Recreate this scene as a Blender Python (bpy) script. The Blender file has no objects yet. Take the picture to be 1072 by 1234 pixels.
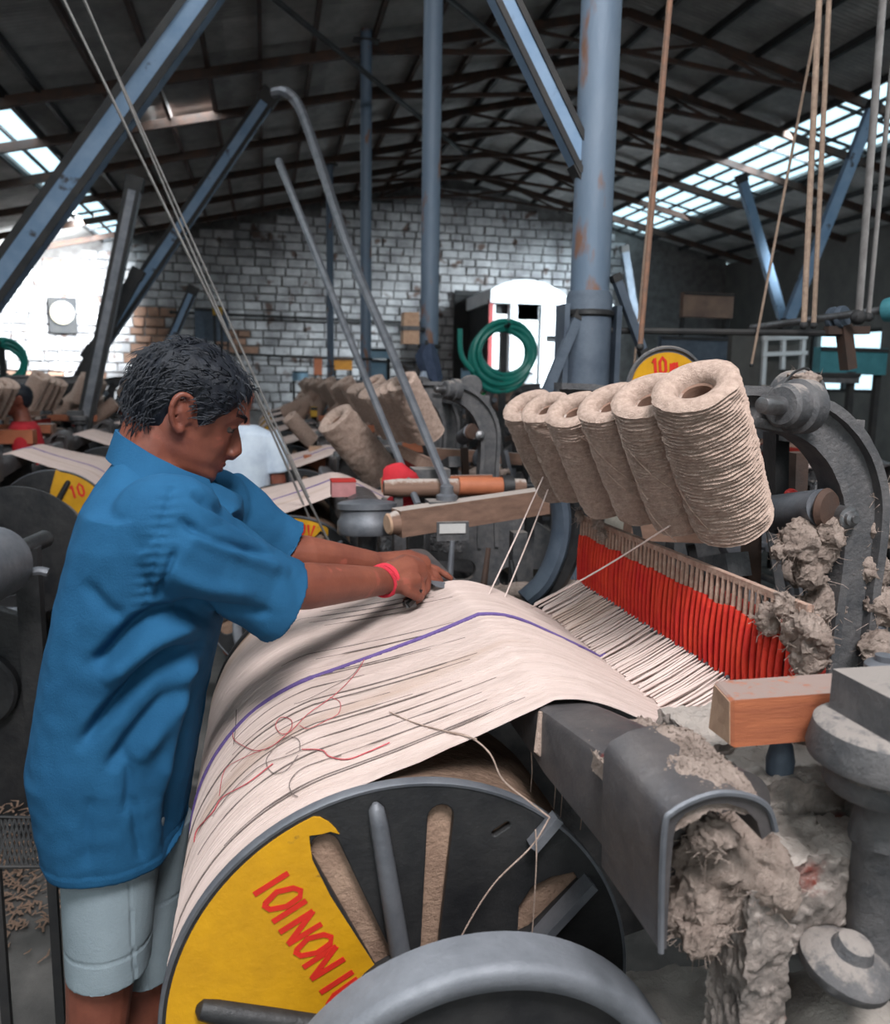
import bpy, bmesh, math, random
from mathutils import Vector, Matrix, noise

random.seed(11)
SC = bpy.context.scene
COL = SC.collection
PI = math.pi

# ------------------------------------------------------------------ camera
CAM_H = 1.58
FPX, PX0, PY0 = 1000.0, 536.0, 617.0


def _pc(x, y):
    return Vector(((x - PX0) / FPX, -(y - PY0) / FPX, -1.0))


_Yc = _pc(320, 457).normalized()                 # the hall's long axis
_Zc = -_pc(434, 7000).normalized()
_Zc = (_Zc - _Zc.dot(_Yc) * _Yc).normalized()
_Xc = _Yc.cross(_Zc)
ROT = Matrix((_Xc, _Yc, _Zc))                    # camera -> world
EYE = Vector((0, 0, CAM_H))


def P(x, y, X=None, Y=None, Z=None):
    """World point seen at a photo pixel on the plane X=, Y= or Z=."""
    d = ROT @ _pc(x, y)
    if X is not None:
        t = (X - EYE.x) / d.x
    elif Y is not None:
        t = (Y - EYE.y) / d.y
    else:
        t = (Z - EYE.z) / d.z
    return EYE + t * d


cd = bpy.data.cameras.new('camera')
cd.sensor_fit = 'HORIZONTAL'
cd.sensor_width = 36.0
cd.lens = 36.0 * FPX / 1072.0
cd.clip_start = 0.05
cd.clip_end = 200
cd.dof.use_dof = True
cd.dof.focus_distance = 1.42
cd.dof.aperture_fstop = 6.3
cam = bpy.data.objects.new('camera', cd)
COL.objects.link(cam)
cam.matrix_world = Matrix.Translation(EYE) @ ROT.to_4x4()
SC.camera = cam

# ------------------------------------------------------------------ light
SC.view_settings.view_transform = 'Standard'
SC.view_settings.look = 'None'
SC.view_settings.exposure = 0.0
SC.view_settings.gamma = 1.0
SC.view_settings.use_curve_mapping = False
SC.cycles.max_bounces = 6
SC.cycles.diffuse_bounces = 3
SC.cycles.transparent_max_bounces = 12
SC.cycles.use_denoising = True
SC.cycles.sample_clamp_indirect = 6.0

world = bpy.data.worlds.new('sky')
SC.world = world
world.use_nodes = True
bg = world.node_tree.nodes['Background']
bg.inputs[0].default_value = (0.68, 0.92, 1.0, 1)
bg.inputs[1].default_value = 1.9


def area_light(name, loc, target, sx, sy, power, color, spread=180):
    ld = bpy.data.lights.new(name, 'AREA')
    ld.shape = 'RECTANGLE'
    ld.size, ld.size_y = sx, sy
    ld.energy = power
    ld.color = color
    ld.spread = math.radians(spread)
    o = bpy.data.objects.new(name, ld)
    COL.objects.link(o)
    o.location = loc
    d = (Vector(target) - Vector(loc)).normalized()
    o.rotation_euler = d.to_track_quat('-Z', 'Y').to_euler()
    return o


def roof_z(X):
    return 5.26 + 0.225 * X if X <= 4.5 else 6.2725 - 0.225 * (X - 4.5)


# daylight through the two long roof lights and the open gable end
for k in range(5):
    y = -3.5 + 5.2 * k
    area_light('skylight_daylight', (-3.12, y, roof_z(-3.12) + 0.22 - .35 * (k == 4)), (-2.5, y, 0) if k < 4 else (-5.8, 20.4, 3.4), 0.62, 5.1 if k < 4 else 3.0, (300, 290, 170, 240, 780)[k], (0.86, 0.95, 1.0), 180 if k < 4 else 95)
    area_light('skylight_daylight', (8.6, y, roof_z(8.6) + 0.3 - .9 * (k == 3)), (8.0, y, 0) if k < 3 else ((5.6, 17.4, 2.0) if k == 3 else (6.3, 20.3, 3.2)), 1.4, 5.1 if k < 3 else 2.5, (150, 150, 140, 330, 50)[k], (0.80, 0.93, 1.0), 180 if k < 3 else 60)
area_light('added_overhead_key', (.35, -1.3, 4.95), (.3, 1.5, 1.0), 1.3, 1.3, 330, (.97, .98, 1.0))  # added key lamp below the closed roof, to brighten the foreground
area_light('doorway_daylight', (-1.5, -5.3, 2.0), (0.0, 1.6, 1.0), 3.0, 3.2, 70, (1.0, 0.97, 0.93))

# ------------------------------------------------------------------ mesh helpers


class MB:
    """Collects shapes; build() links them as one mesh object."""

    def __init__(s):
        s.v, s.f = [], []

    def add(s, vs, fs):
        n = len(s.v)
        s.v += [Vector(p) for p in vs]
        s.f += [tuple(i + n for i in q) for q in fs]
        return s

    def box(s, c, size, R=None, jit=0.0):
        vs = []
        for z in (-.5, .5):
            for x, y in ((-.5, -.5), (.5, -.5), (.5, .5), (-.5, .5)):
                p = Vector((x * size[0], y * size[1], z * size[2]))
                if jit:
                    p += Vector([random.uniform(-jit, jit) for _ in range(3)])
                if R:
                    p = R @ p
                vs.append(Vector(c) + p)
        return s.add(vs, [(3, 2, 1, 0), (4, 5, 6, 7), (0, 1, 5, 4), (1, 2, 6, 5), (2, 3, 7, 6), (3, 0, 4, 7)])

    def bar(s, p0, p1, w, h, up=(0, 0, 1)):
        p0, p1 = Vector(p0), Vector(p1)
        d = (p1 - p0).normalized()
        side = d.cross(Vector(up))
        if side.length < 1e-4:
            side = d.cross(Vector((1, 0, 0)))
        side.normalize()
        u = side.cross(d)
        vs = []
        for p in (p0, p1):
            for a, b in ((-1, -1), (1, -1), (1, 1), (-1, 1)):
                vs.append(p + side * a * w / 2 + u * b * h / 2)
        return s.add(vs, [(0, 1, 2, 3), (7, 6, 5, 4), (4, 5, 1, 0), (5, 6, 2, 1), (6, 7, 3, 2), (7, 4, 0, 3)])

    def rings(s, rings, cap=True, closed=False):
        n = len(rings[0])
        vs = [p for r in rings for p in r]
        fs = []
        m = len(rings)
        for i in range(m if closed else m - 1):
            a, b = i * n, ((i + 1) % m) * n
            for j in range(n):
                k = (j + 1) % n
                fs.append((a + j, a + k, b + k, b + j))
        if cap and not closed:
            fs.append(tuple(reversed(range(n))))
            fs.append(tuple((m - 1) * n + j for j in range(n)))
        return s.add(vs, fs)

    def tube(s, path, r, n=8, closed=False, flat=1.0, up=None):
        path = [Vector(p) for p in path]
        m = len(path)
        rs = r if isinstance(r, (list, tuple)) else [r] * m
        rings = []
        prev = None
        for i, p in enumerate(path):
            if closed:
                t = path[(i + 1) % m] - path[i - 1]
            else:
                t = path[min(i + 1, m - 1)] - path[max(i - 1, 0)]
            if t.length < 1e-9:
                t = Vector((0, 0, 1))
            t.normalize()
            if prev is None:
                a = Vector(up) if up else (Vector((0, 0, 1)) if abs(t.z) < .9 else Vector((1, 0, 0)))
            else:
                a = prev
            a = (a - a.dot(t) * t)
            if a.length < 1e-6:
                a = t.orthogonal()
            a.normalize()
            prev = a
            b = t.cross(a)
            rings.append([p + (a * math.cos(2 * PI * j / n) * flat + b * math.sin(2 * PI * j / n)) * rs[i] for j in range(n)])
        return s.rings(rings, True, closed)

    def cyl(s, p0, p1, r0, r1=None, n=20):
        return s.tube([p0, p1], [r0, r0 if r1 is None else r1], n)

    def lathe(s, prof, org, axis=(0, 0, 1), n=32, cap=True):
        ax = Vector(axis).normalized()
        a = ax.orthogonal().normalized()
        b = ax.cross(a)
        org = Vector(org)
        rings = [[org + ax * h + (a * math.cos(2 * PI * j / n) + b * math.sin(2 * PI * j / n)) * max(r, 1e-4) for j in range(n)] for r, h in prof]
        return s.rings(rings, cap)

    def sweep(s, path, sec):
        """sec(i) -> list of points for path index i."""
        return s.rings([sec(i) for i in range(len(path))])

    def prism(s, poly, dv):
        """poly: 3-D points of one face; extruded by dv."""
        n = len(poly)
        a = [Vector(p) for p in poly]
        b = [p + Vector(dv) for p in a]
        fs = [tuple(reversed(range(n))), tuple(n + j for j in range(n))]
        for j in range(n):
            k = (j + 1) % n
            fs.append((j, k, n + k, n + j))
        return s.add(a + b, fs)

    def ball(s, c, r, nu=12, nv=8, amp=0, fr=8):
        c = Vector(c)
        r = Vector((r, r, r)) if isinstance(r, (int, float)) else Vector(r)
        rings = []
        for i in range(nv + 1):
            th = PI * i / nv
            ring = []
            for j in range(nu):
                ph = 2 * PI * j / nu
                d = Vector((math.sin(th) * math.cos(ph), math.sin(th) * math.sin(ph), -math.cos(th)))
                if i in (0, nv):
                    d = Vector((1e-3 * math.cos(ph), 1e-3 * math.sin(ph), -math.cos(th)))
                k = 1 + (amp * noise.noise((c + Vector((d.x * r.x, d.y * r.y, d.z * r.z))) * fr * 3) if amp else 0)
                ring.append(c + Vector((d.x * r.x, d.y * r.y, d.z * r.z)) * k)
            rings.append(ring)
        return s.rings(rings)

    def rough(s, amp, fr, seed=0):
        for i, p in enumerate(s.v):
            q = p * fr + Vector((seed, seed * 2, 0))
            s.v[i] = p + noise.noise_vector(q) * amp + noise.noise_vector(q * 3) * amp * .4
        return s

    def build(s, name, mat, parent=None, angle=40, kind=None):
        me = bpy.data.meshes.new(name)
        o0 = org(parent)
        me.from_pydata([p - o0 for p in s.v], [], s.f)
        finish(me, mat, angle)
        return link(name, me, parent, kind)


def finish(me, mat, angle=40):
    me.materials.append(mat)
    bm = bmesh.new()
    bm.from_mesh(me)
    bmesh.ops.recalc_face_normals(bm, faces=bm.faces)
    bm.to_mesh(me)
    bm.free()
    if angle:
        me.polygons.foreach_set('use_smooth', [True] * len(me.polygons))
        me.set_sharp_from_angle(angle=math.radians(angle))
    me.update()


def org(o):
    p = Vector((0, 0, 0))
    while o is not None:
        p += o.location
        o = o.parent
    return p


def link(name, data, parent=None, kind=None):
    o = bpy.data.objects.new(name, data)
    COL.objects.link(o)
    if parent is not None:
        o.parent = parent
    if kind:
        o['kind'] = kind
    return o


def tag(o, label, cat, group=None, kind=None):
    o['label'] = label
    o['category'] = cat
    if group:
        o['group'] = group
    if kind:
        o['kind'] = kind
    return o


def thing(name, loc, label, cat, group=None):
    o = bpy.data.objects.new(name, None)
    o.empty_display_size = .1
    COL.objects.link(o)
    o.location = loc
    return tag(o, label, cat, group)


def copy_tree(o, parent=None, skip=()):
    c = o.copy()
    COL.objects.link(c)
    c.parent = parent
    for ch in list(o.children):
        if ch.name.split('.')[0] not in skip:
            copy_tree(ch, c, skip)
    return c


def rbox(c, size, nx, ny, nz, amp, fr, seed=0, mb=None):
    """A box with subdivided, uneven faces."""
    mb = mb or MB()
    m2 = MB()
    cx = Vector(c)
    ns = (nx, ny, nz)
    for ax in range(3):
        u, v = [k for k in range(3) if k != ax]
        for sgn in (-1, 1):
            nu, nv = ns[u], ns[v]
            vs = []
            for i in range(nu + 1):
                for j in range(nv + 1):
                    p = [0, 0, 0]
                    p[ax] = sgn * .5 * size[ax]
                    p[u] = (i / nu - .5) * size[u]
                    p[v] = (j / nv - .5) * size[v]
                    vs.append(cx + Vector(p))
            fs = [(i * (nv + 1) + j, (i + 1) * (nv + 1) + j, (i + 1) * (nv + 1) + j + 1, i * (nv + 1) + j + 1) for i in range(nu) for j in range(nv)]
            m2.add(vs, fs)
    m2.rough(amp, fr, seed)
    mb.add(m2.v, m2.f)
    return mb


def bez(pts, n=10):
    """Catmull-Rom through points."""
    pts = [Vector(p) for p in pts]
    out = []
    for i in range(len(pts) - 1):
        p0, p1, p2, p3 = pts[max(i - 1, 0)], pts[i], pts[i + 1], pts[min(i + 2, len(pts) - 1)]
        for k in range(n):
            t = k / n
            out.append(.5 * ((2 * p1) + (p2 - p0) * t + (2 * p0 - 5 * p1 + 4 * p2 - p3) * t * t + (3 * p1 - p0 - 3 * p2 + p3) * t ** 3))
    out.append(pts[-1])
    return out


def plate(outlines, y0, depth, bevel=.002):
    """Flat plate in the XZ plane with holes; front face at Y=y0, going back by depth. Returns an MB."""
    cu = bpy.data.curves.new('tmp', 'CURVE')
    cu.dimensions = '2D'
    cu.fill_mode = 'BOTH'
    cu.extrude = depth / 2 - bevel
    cu.bevel_depth = bevel
    cu.bevel_resolution = 1
    for o in outlines:
        sp = cu.splines.new('POLY')
        sp.points.add(len(o) - 1)
        for q, p in zip(sp.points, o):
            q.co = (p[0], p[1], 0, 1)
        sp.use_cyclic_u = True
    ob = bpy.data.objects.new('tmp', cu)
    COL.objects.link(ob)
    dg = bpy.context.evaluated_depsgraph_get()
    me = bpy.data.meshes.new_from_object(ob.evaluated_get(dg))
    mb = MB()
    mb.add([(v.co.x, y0 + depth / 2 - v.co.z, v.co.y) for v in me.vertices], [tuple(p.vertices) for p in me.polygons])
    bpy.data.objects.remove(ob)
    bpy.data.curves.remove(cu)
    bpy.data.meshes.remove(me)
    return mb


def slot(p0, p1, r0, r1=None, n=8):
    """Outline of a long rounded hole in 2-D."""
    r1 = r1 or r0
    p0, p1 = Vector(p0), Vector(p1)
    a = math.atan2(p1.y - p0.y, p1.x - p0.x)
    out = []
    for i in range(n + 1):
        t = a + PI / 2 + PI * i / n
        out.append((p0.x + r0 * math.cos(t), p0.y + r0 * math.sin(t)))
    for i in range(n + 1):
        t = a - PI / 2 + PI * i / n
        out.append((p1.x + r1 * math.cos(t), p1.y + r1 * math.sin(t)))
    return out


def circle(c, r, n=64):
    return [(c[0] + r * math.cos(2 * PI * i / n), c[1] + r * math.sin(2 * PI * i / n)) for i in range(n)]


# ------------------------------------------------------------------ materials


def mat(name, c1, c2=None, scale=12.0, rough=.7, metal=0.0, bump=.25, bscale=60.0, dust=None, spec=.4, stretch=None, vary=0.0, spots=None, lo=.35, hi=.65):
    m = bpy.data.materials.new(name)
    m.use_nodes = True
    nt = m.node_tree
    N, L = nt.nodes, nt.links
    b = N['Principled BSDF']
    b.inputs['Roughness'].default_value = rough
    b.inputs['Metallic'].default_value = metal
    b.inputs['Specular IOR Level'].default_value = spec
    tc = N.new('ShaderNodeTexCoord')
    src = tc.outputs['Object']
    if stretch:
        mp = N.new('ShaderNodeMapping')
        mp.inputs['Scale'].default_value = stretch
        L.new(src, mp.inputs[0])
        src = mp.outputs[0]
    c2 = c2 or tuple(x * .7 for x in c1)
    nz = N.new('ShaderNodeTexNoise')
    nz.inputs['Scale'].default_value = scale
    nz.inputs['Detail'].default_value = 8
    nz.inputs['Roughness'].default_value = .65
    L.new(src, nz.inputs['Vector'])
    rp = N.new('ShaderNodeValToRGB')
    rp.color_ramp.elements[0].position = lo
    rp.color_ramp.elements[1].position = hi
    rp.color_ramp.elements[0].color = (*c1, 1)
    rp.color_ramp.elements[1].color = (*c2, 1)
    L.new(nz.outputs['Fac'], rp.inputs[0])
    col = rp.outputs[0]
    if spots:                                     # (colour, scale, threshold)
        n2 = N.new('ShaderNodeTexNoise')
        n2.inputs['Scale'].default_value = spots[1]
        n2.inputs['Detail'].default_value = 6
        L.new(src, n2.inputs['Vector'])
        r2 = N.new('ShaderNodeValToRGB')
        r2.color_ramp.elements[0].position = spots[2]
        r2.color_ramp.elements[1].position = spots[2] + .06
        L.new(n2.outputs['Fac'], r2.inputs[0])
        mx = N.new('ShaderNodeMixRGB')
        L.new(r2.outputs[0], mx.inputs[0])
        L.new(col, mx.inputs[1])
        mx.inputs[2].default_value = (*spots[0], 1)
        col = mx.outputs[0]
    if dust:                                      # (colour, amount) settled lint on upward faces
        ge = N.new('ShaderNodeNewGeometry')
        sx = N.new('ShaderNodeSeparateXYZ')
        L.new(ge.outputs['Normal'], sx.inputs[0])
        ad = N.new('ShaderNodeMath')
        ad.operation = 'MULTIPLY_ADD'
        L.new(sx.outputs['Z'], ad.inputs[0])
        ad.inputs[1].default_value = .55
        n3 = N.new('ShaderNodeTexNoise')
        n3.inputs['Scale'].default_value = 45
        n3.inputs['Detail'].default_value = 10
        n3.inputs['Roughness'].default_value = .75
        L.new(tc.outputs['Object'], n3.inputs['Vector'])
        L.new(n3.outputs['Fac'], ad.inputs[2])
        r3 = N.new('ShaderNodeValToRGB')
        r3.color_ramp.elements[0].position = 1.02 - dust[1]
        r3.color_ramp.elements[1].position = 1.22 - dust[1]
        L.new(ad.outputs[0], r3.inputs[0])
        mx = N.new('ShaderNodeMixRGB')
        L.new(r3.outputs[0], mx.inputs[0])
        L.new(col, mx.inputs[1])
        mx.inputs[2].default_value = (*dust[0], 1)
        col = mx.outputs[0]
        mr = N.new('ShaderNodeMath')
        mr.operation = 'MULTIPLY_ADD'
        L.new(r3.outputs[0], mr.inputs[0])
        mr.inputs[1].default_value = .9 - rough if rough < .9 else 0
        mr.inputs[2].default_value = rough
        L.new(mr.outputs[0], b.inputs['Roughness'])
        if metal:
            mm = N.new('ShaderNodeMath')
            mm.operation = 'MULTIPLY_ADD'
            L.new(r3.outputs[0], mm.inputs[0])
            mm.inputs[1].default_value = -metal
            mm.inputs[2].default_value = metal
            L.new(mm.outputs[0], b.inputs['Metallic'])
    if vary:
        oi = N.new('ShaderNodeObjectInfo')
        hs = N.new('ShaderNodeHueSaturation')
        ma = N.new('ShaderNodeMath')
        ma.operation = 'MULTIPLY_ADD'
        L.new(oi.outputs['Random'], ma.inputs[0])
        ma.inputs[1].default_value = 2 * vary
        ma.inputs[2].default_value = 1 - vary
        L.new(ma.outputs[0], hs.inputs['Value'])
        L.new(col, hs.inputs['Color'])
        col = hs.outputs[0]
    L.new(col, b.inputs['Base Color'])
    if bump:
        n4 = N.new('ShaderNodeTexNoise')
        n4.inputs['Scale'].default_value = bscale
        n4.inputs['Detail'].default_value = 8
        n4.inputs['Roughness'].default_value = .7
        L.new(src, n4.inputs['Vector'])
        bp = N.new('ShaderNodeBump')
        bp.inputs['Strength'].default_value = bump
        bp.inputs['Distance'].default_value = .01
        L.new(n4.outputs['Fac'], bp.inputs['Height'])
        L.new(bp.outputs[0], b.inputs['Normal'])
    return m


LINT = (.40, .33, .28)
M = dict(
    iron=mat('cast_iron', (.035, .037, .045), (.075, .075, .085), 14, .42, .55, .25, 70, dust=(LINT, .12)),
    irondusty=mat('dusty_iron', (.07, .07, .075), (.14, .13, .13), 18, .6, .25, .5, 90, dust=((.25, .215, .195), .17)),
    ironcaked=mat('caked_iron', (.17, .145, .13), (.37, .30, .265), 22, .95, 0, .9, 110, dust=((.42, .36, .32), .30), spots=((.22, .05, .035), 9, .66)),
    ironpaint=mat('worn_painted_iron', (.075, .07, .075), (.15, .13, .125), 9, .36, .45, .25, 60, dust=((.32, .28, .265), .01), spots=((.36, .04, .03), 11, .66)),
    black=mat('black_iron', (.018, .018, .02), (.04, .038, .038), 10, .45, .3, .25, 60, dust=(LINT, -.02)),
    steel=mat('bright_steel', (.30, .30, .31), (.16, .15, .15), 25, .35, .8, .2, 80),
    greysteel=mat('grey_steel', (.11, .115, .13), (.18, .18, .195), 12, .5, .4, .2, 60, dust=(LINT, -.02)),
    wheel=mat('grey_wheel_paint', (.20, .205, .225), (.13, .135, .15), 10, .5, .2, .25, 70, dust=((.3, .28, .27), .0)),
    bluesteel=mat('blue_steel', (.14, .22, .33), (.20, .28, .39), 5, .65, .05, .15, 30, spots=((.05, .05, .06), 6, .62)),
    column=mat('column_paint', (.095, .135, .19), (.14, .175, .225), 4, .55, .1, .3, 30, stretch=(1, 1, .35), spots=((.17, .085, .055), 8, .585)),
    columnlow=mat('column_dark_paint', (.05, .065, .09), (.09, .11, .14), 8, .6, .1, .3, 40),
    yellow=mat('yellow_paint', (.60, .295, .006), (.47, .225, .006), 9, .5, 0, .2, 60, spots=((.12, .07, .02), 30, .70)),
    redpaint=mat('red_paint', (.48, .025, .018), (.36, .02, .015), 40, .6, 0, .1),
    redtext=mat('red_lettering', (.60, .022, .010), (.50, .02, .01), 60, .6, 0, .1),
    jute=mat('jute_yarn', (.60, .44, .365), (.41, .29, .235), 90, .95, 0, .7, 330, spec=.1),
    jutesheet=mat('jute_warp', (.64, .51, .465), (.54, .42, .375), 60, .95, 0, .35, 400, spec=.1, stretch=(.12, 1, .12), spots=((.52, .39, .33), 5, .60)),
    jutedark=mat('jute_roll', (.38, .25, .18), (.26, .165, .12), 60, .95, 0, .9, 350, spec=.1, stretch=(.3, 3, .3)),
    cloth=mat('pale_jute_cloth', (.62, .55, .46), (.50, .43, .36), 30, .9, 0, .5, 300, spec=.1),
    purple=mat('purple_yarn', (.12, .075, .24), (.17, .11, .30), 120, .9, 0, .6, 500),
    redyarn=mat('red_yarn', (.62, .13, .14), (.45, .08, .09), 120, .9, 0, .5, 500),
    darkyarn=mat('dark_yarn', (.13, .10, .09), (.22, .17, .15), 120, .9, 0, .5, 500),
    heald=mat('red_heald_cord', (.60, .012, .010), (.74, .045, .014), 18, .6, 0, .5, 300),
    healddark=mat('deep_red_cord', (.20, .008, .006), (.32, .02, .01), 25, .7, 0, .5, 200),
    healdtop=mat('pale_heald_cord', (.52, .36, .28), (.36, .2, .15), 60, .9, 0, .6, 300),
    lint=mat('jute_lint', (.50, .39, .335), (.29, .22, .185), 30, 1.0, 0, 1.0, 160, spec=.05),
    wood=mat('red_wood', (.40, .125, .055), (.24, .07, .035), 5, .6, 0, .3, 50, stretch=(1, 9, 9), dust=((.26, .185, .16), .10)),
    woodgrey=mat('worn_wood', (.24, .135, .095), (.15, .085, .06), 5, .75, 0, .3, 50, stretch=(1, 8, 8), dust=((.42, .35, .31), .18)),
    woodend=mat('pale_wood_end', (.52, .33, .22), (.40, .24, .16), 30, .8, 0, .3, 60),
    orange=mat('orange_wood', (.48, .15, .07), (.36, .11, .05), 9, .6, 0, .2, 40),
    roof=mat('roof_sheet', (.50, .48, .46), (.32, .30, .29), 3, .8, 0, .1, 20, vary=.18),
    rust=mat('rusty_steel', (.085, .044, .03), (.045, .034, .03), 6, .8, .1, .3, 30),
    darksteel=mat('dark_roof_steel', (.02, .02, .022), (.04, .036, .034), 6, .7, .2, .2, 30),
    brick=mat('whitewashed_brick', (.56, .54, .54), (.24, .225, .23), 1.6, .9, 0, .8, 18, vary=.3, spots=((.15, .10, .085), 2.6, .60)),
    brickred=mat('bare_brick', (.40, .22, .15), (.24, .15, .11), 5, .95, 0, .8, 20, vary=.3),
    mortar=mat('mortar', (.20, .185, .18), (.12, .11, .105), 6, .95, 0, .6, 20),
    plaster=mat('grey_plaster', (.15, .14, .13), (.10, .095, .09), 2, .9, 0, .3, 12),
    floor=mat('dusty_floor', (.06, .056, .053), (.12, .108, .10), 3, .95, 0, .5, 25, spots=((.03, .027, .025), 2.2, .55)),
    hose=mat('green_hose', (.015, .22, .17), (.012, .17, .14), 5, .35, 0, .05),
    white=mat('white_paint', (.80, .80, .80), (.66, .67, .69), 3, .6, 0, .1, 20),
    dark=mat('dark_board_and_unlit_recess', (.02, .02, .022), (.035, .032, .03), 5, .8, 0, .1),
    bluecloth=mat('navy_cloth', (.035, .05, .09), (.06, .08, .13), 20, .9, 0, .4, 60),
    whitecloth=mat('white_cloth', (.62, .68, .76), (.50, .56, .66), 14, .9, 0, .3, 60),
    bluepaint=mat('light_blue_paint', (.22, .36, .48), (.30, .45, .56), 4, .6, 0, .1, 20),
    green=mat('green_plastic', (.03, .30, .10), (.02, .22, .08), 6, .6, 0, .1),
    teal=mat('teal_metal', (.06, .22, .25), (.04, .16, .19), 6, .5, .1, .1),
    belt=mat('leather_belt', (.22, .205, .195), (.14, .125, .12), 20, .6, 0, .3, 80),
    rope=mat('hemp_rope', (.38, .27, .20), (.25, .17, .13), 60, .9, 0, .6, 200),
    rustrope=mat('rusty_rod', (.24, .12, .075), (.15, .09, .065), 30, .8, .1, .3, 80),
    card=mat('paper_card', (.55, .52, .50), (.42, .40, .39), 10, .9, 0, .1),
    redcloth=mat('red_cloth', (.52, .02, .03), (.40, .015, .025), 12, .85, 0, .3, 60),
    clockface=mat('aged_clock_face', (.55, .47, .30), (.45, .37, .22), 9, .5, 0, .1),
)
gl = bpy.data.materials.new('roof_glass')
gl.use_nodes = True
_n, _l = gl.node_tree.nodes, gl.node_tree.links
_tr = _n.new('ShaderNodeBsdfTransparent')
_tr.inputs[0].default_value = (.93, .97, 1, 1)
_gs = _n.new('ShaderNodeBsdfGlossy')
_gs.inputs['Roughness'].default_value = .2
_mx = _n.new('ShaderNodeMixShader')
_mx.inputs[0].default_value = .06
_l.new(_tr.outputs[0], _mx.inputs[1])
_l.new(_gs.outputs[0], _mx.inputs[2])
_l.new(_mx.outputs[0], _n['Material Output'].inputs[0])
M['glass'] = gl

# ================================================================== the hall
YB = 20.0                                        # far wall
XL, XR = -7.0, 11.6

f = MB()
f.box((2.3, 7.5, -.05), (18.8, 26, .1))
f.build('floor', M['floor'], kind='structure')

# far wall: mortar bed plus single stone blocks
wall = MB()
gable = [(XL, 0), (XR, 0), (XR, roof_z(XR)), (4.5, roof_z(4.5)), (XL, roof_z(XL))]
wall.prism([(x, YB + .03, z + (.13 if z > 0 else 0)) for x, z in gable], (0, .3, 0))
wall_back = wall.build('wall_back', M['mortar'], kind='structure')
blocks = []
z = .85
row = 0
while z < 6.2:
    h = random.uniform(.17, .24)
    x = XL + .02 + (row % 2) * .16
    while x < 8.5:
        w = random.uniform(.24, .46)
        if z + h < roof_z(x) - .05 and z + h < roof_z(x + w) - .05:
            blocks.append((x, z, w, h))
        x += w
    z += h
    row += 1


def block_mb(x, z, w, h, mb=None):
    mb = mb or MB()
    g = .012
    d = random.uniform(.02, .06)
    b = .018
    pr = lambda: random.uniform(-.012, .012)
    a = [(x + g + pr(), YB + .04, z + g), (x + w - g + pr(), YB + .04, z + g), (x + w - g + pr(), YB + .04, z + h - g), (x + g, YB + .04, z + h - g)]
    f_ = [(p[0] + (b if i in (0, 3) else -b), YB - d + pr(), p[2] + (b if i < 2 else -b) + pr() * .5) for i, p in enumerate(a)]
    m_ = [(p[0], YB - d * .4, p[2]) for p in a]
    mb.rings([a, m_, f_])
    return mb


def px_of(X, Y, Z):
    c = ROT.transposed() @ (Vector((X, Y, Z)) - EYE)
    return PX0 + FPX * c.x / -c.z, PY0 - FPX * c.y / -c.z


single, rest, restred = [], MB(), MB()
for bl in blocks:
    cx, cz = bl[0] + bl[2] / 2, bl[1] + bl[3] / 2
    u, v = px_of(cx, YB, cz)
    if -10 < u < 330 and 190 < v < 490:
        single.append((bl, u, v))
    else:
        block_mb(*bl, rest)
random.shuffle(single)
single.sort(key=lambda s: -s[0][2] * s[0][3])
for i, (bl, u, v) in enumerate(single):
    red = (155 < u < 203 and 375 < v < 450) or (262 < u < 300 and 395 < v < 430) or (10 < u < 120 and 445 < v < 470 and random.random() < .5)
    if i < 300:
        block_mb(*bl).build('brick', M['brickred' if red else 'brick'], wall_back, 30)
    else:
        block_mb(*bl, rest)
rest.build('brick_courses', M['brick'], wall_back, 30, kind='stuff')

# side walls
for nm, x, y0, y1, zt in (('wall_left', XL - .15, -5.5, YB, roof_z(XL)),):
    MB().box((x, (y0 + y1) / 2, zt / 2), (.3, y1 - y0, zt)).build(nm, M['plaster'], kind='structure')
fw = MB()                                        # near gable end, behind the lens, with a wide open doorway
for x0, x1 in ((XL, -3.2), (.2, XR)):
    fw.prism([(x0, -5.5, 0), (x1, -5.5, 0), (x1, -5.5, roof_z(x1))] + ([(4.5, -5.5, 6.27)] if x0 < 4.5 < x1 else []) + [(x0, -5.5, roof_z(x0))], (0, -.3, 0))
fw.prism([(-3.2, -5.5, 3.7), (.2, -5.5, 3.7), (.2, -5.5, roof_z(.2)), (-3.2, -5.5, roof_z(-3.2))], (0, -.3, 0))
fw.build('wall_front', M['plaster'], kind='structure')
# right wall with a row of window openings
rw = MB()
ops = [(6.0, 8.4), (10.0, 12.4), (14.2, 16.4), (17.2, 19.3)]
zt = roof_z(XR)
y = -5.5
for a, b in ops:
    rw.box((XR + .15, (y + a) / 2, zt / 2), (.3, a - y, zt))
    rw.box((XR + .15, (a + b) / 2, .75), (.3, b - a, 1.5))
    rw.box((XR + .15, (a + b) / 2, (2.75 + zt) / 2), (.3, b - a, zt - 2.75))
    y = b
rw.box((XR + .15, (y + YB + .3) / 2, zt / 2), (.3, YB + .3 - y, zt))
rw.build('wall_right', M['plaster'], kind='structure')
for i, (a, b) in enumerate(ops):
    wf = MB()
    for yy in (a + .04, (a + b) / 2, b - .04):
        wf.box((XR + .1, yy, 2.12), (.08, .08, 1.26))
    for zz in (1.53, 2.12, 2.72):
        wf.box((XR + .1, (a + b) / 2, zz), (.07, b - a, .07))
    w = wf.build('window_%d' % (i + 3), M['darksteel'], kind='structure')
    MB().box((XR + .13, (a + b) / 2, 2.12), (.01, b - a, 1.22)).build('pane', M['glass'], w)

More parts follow.
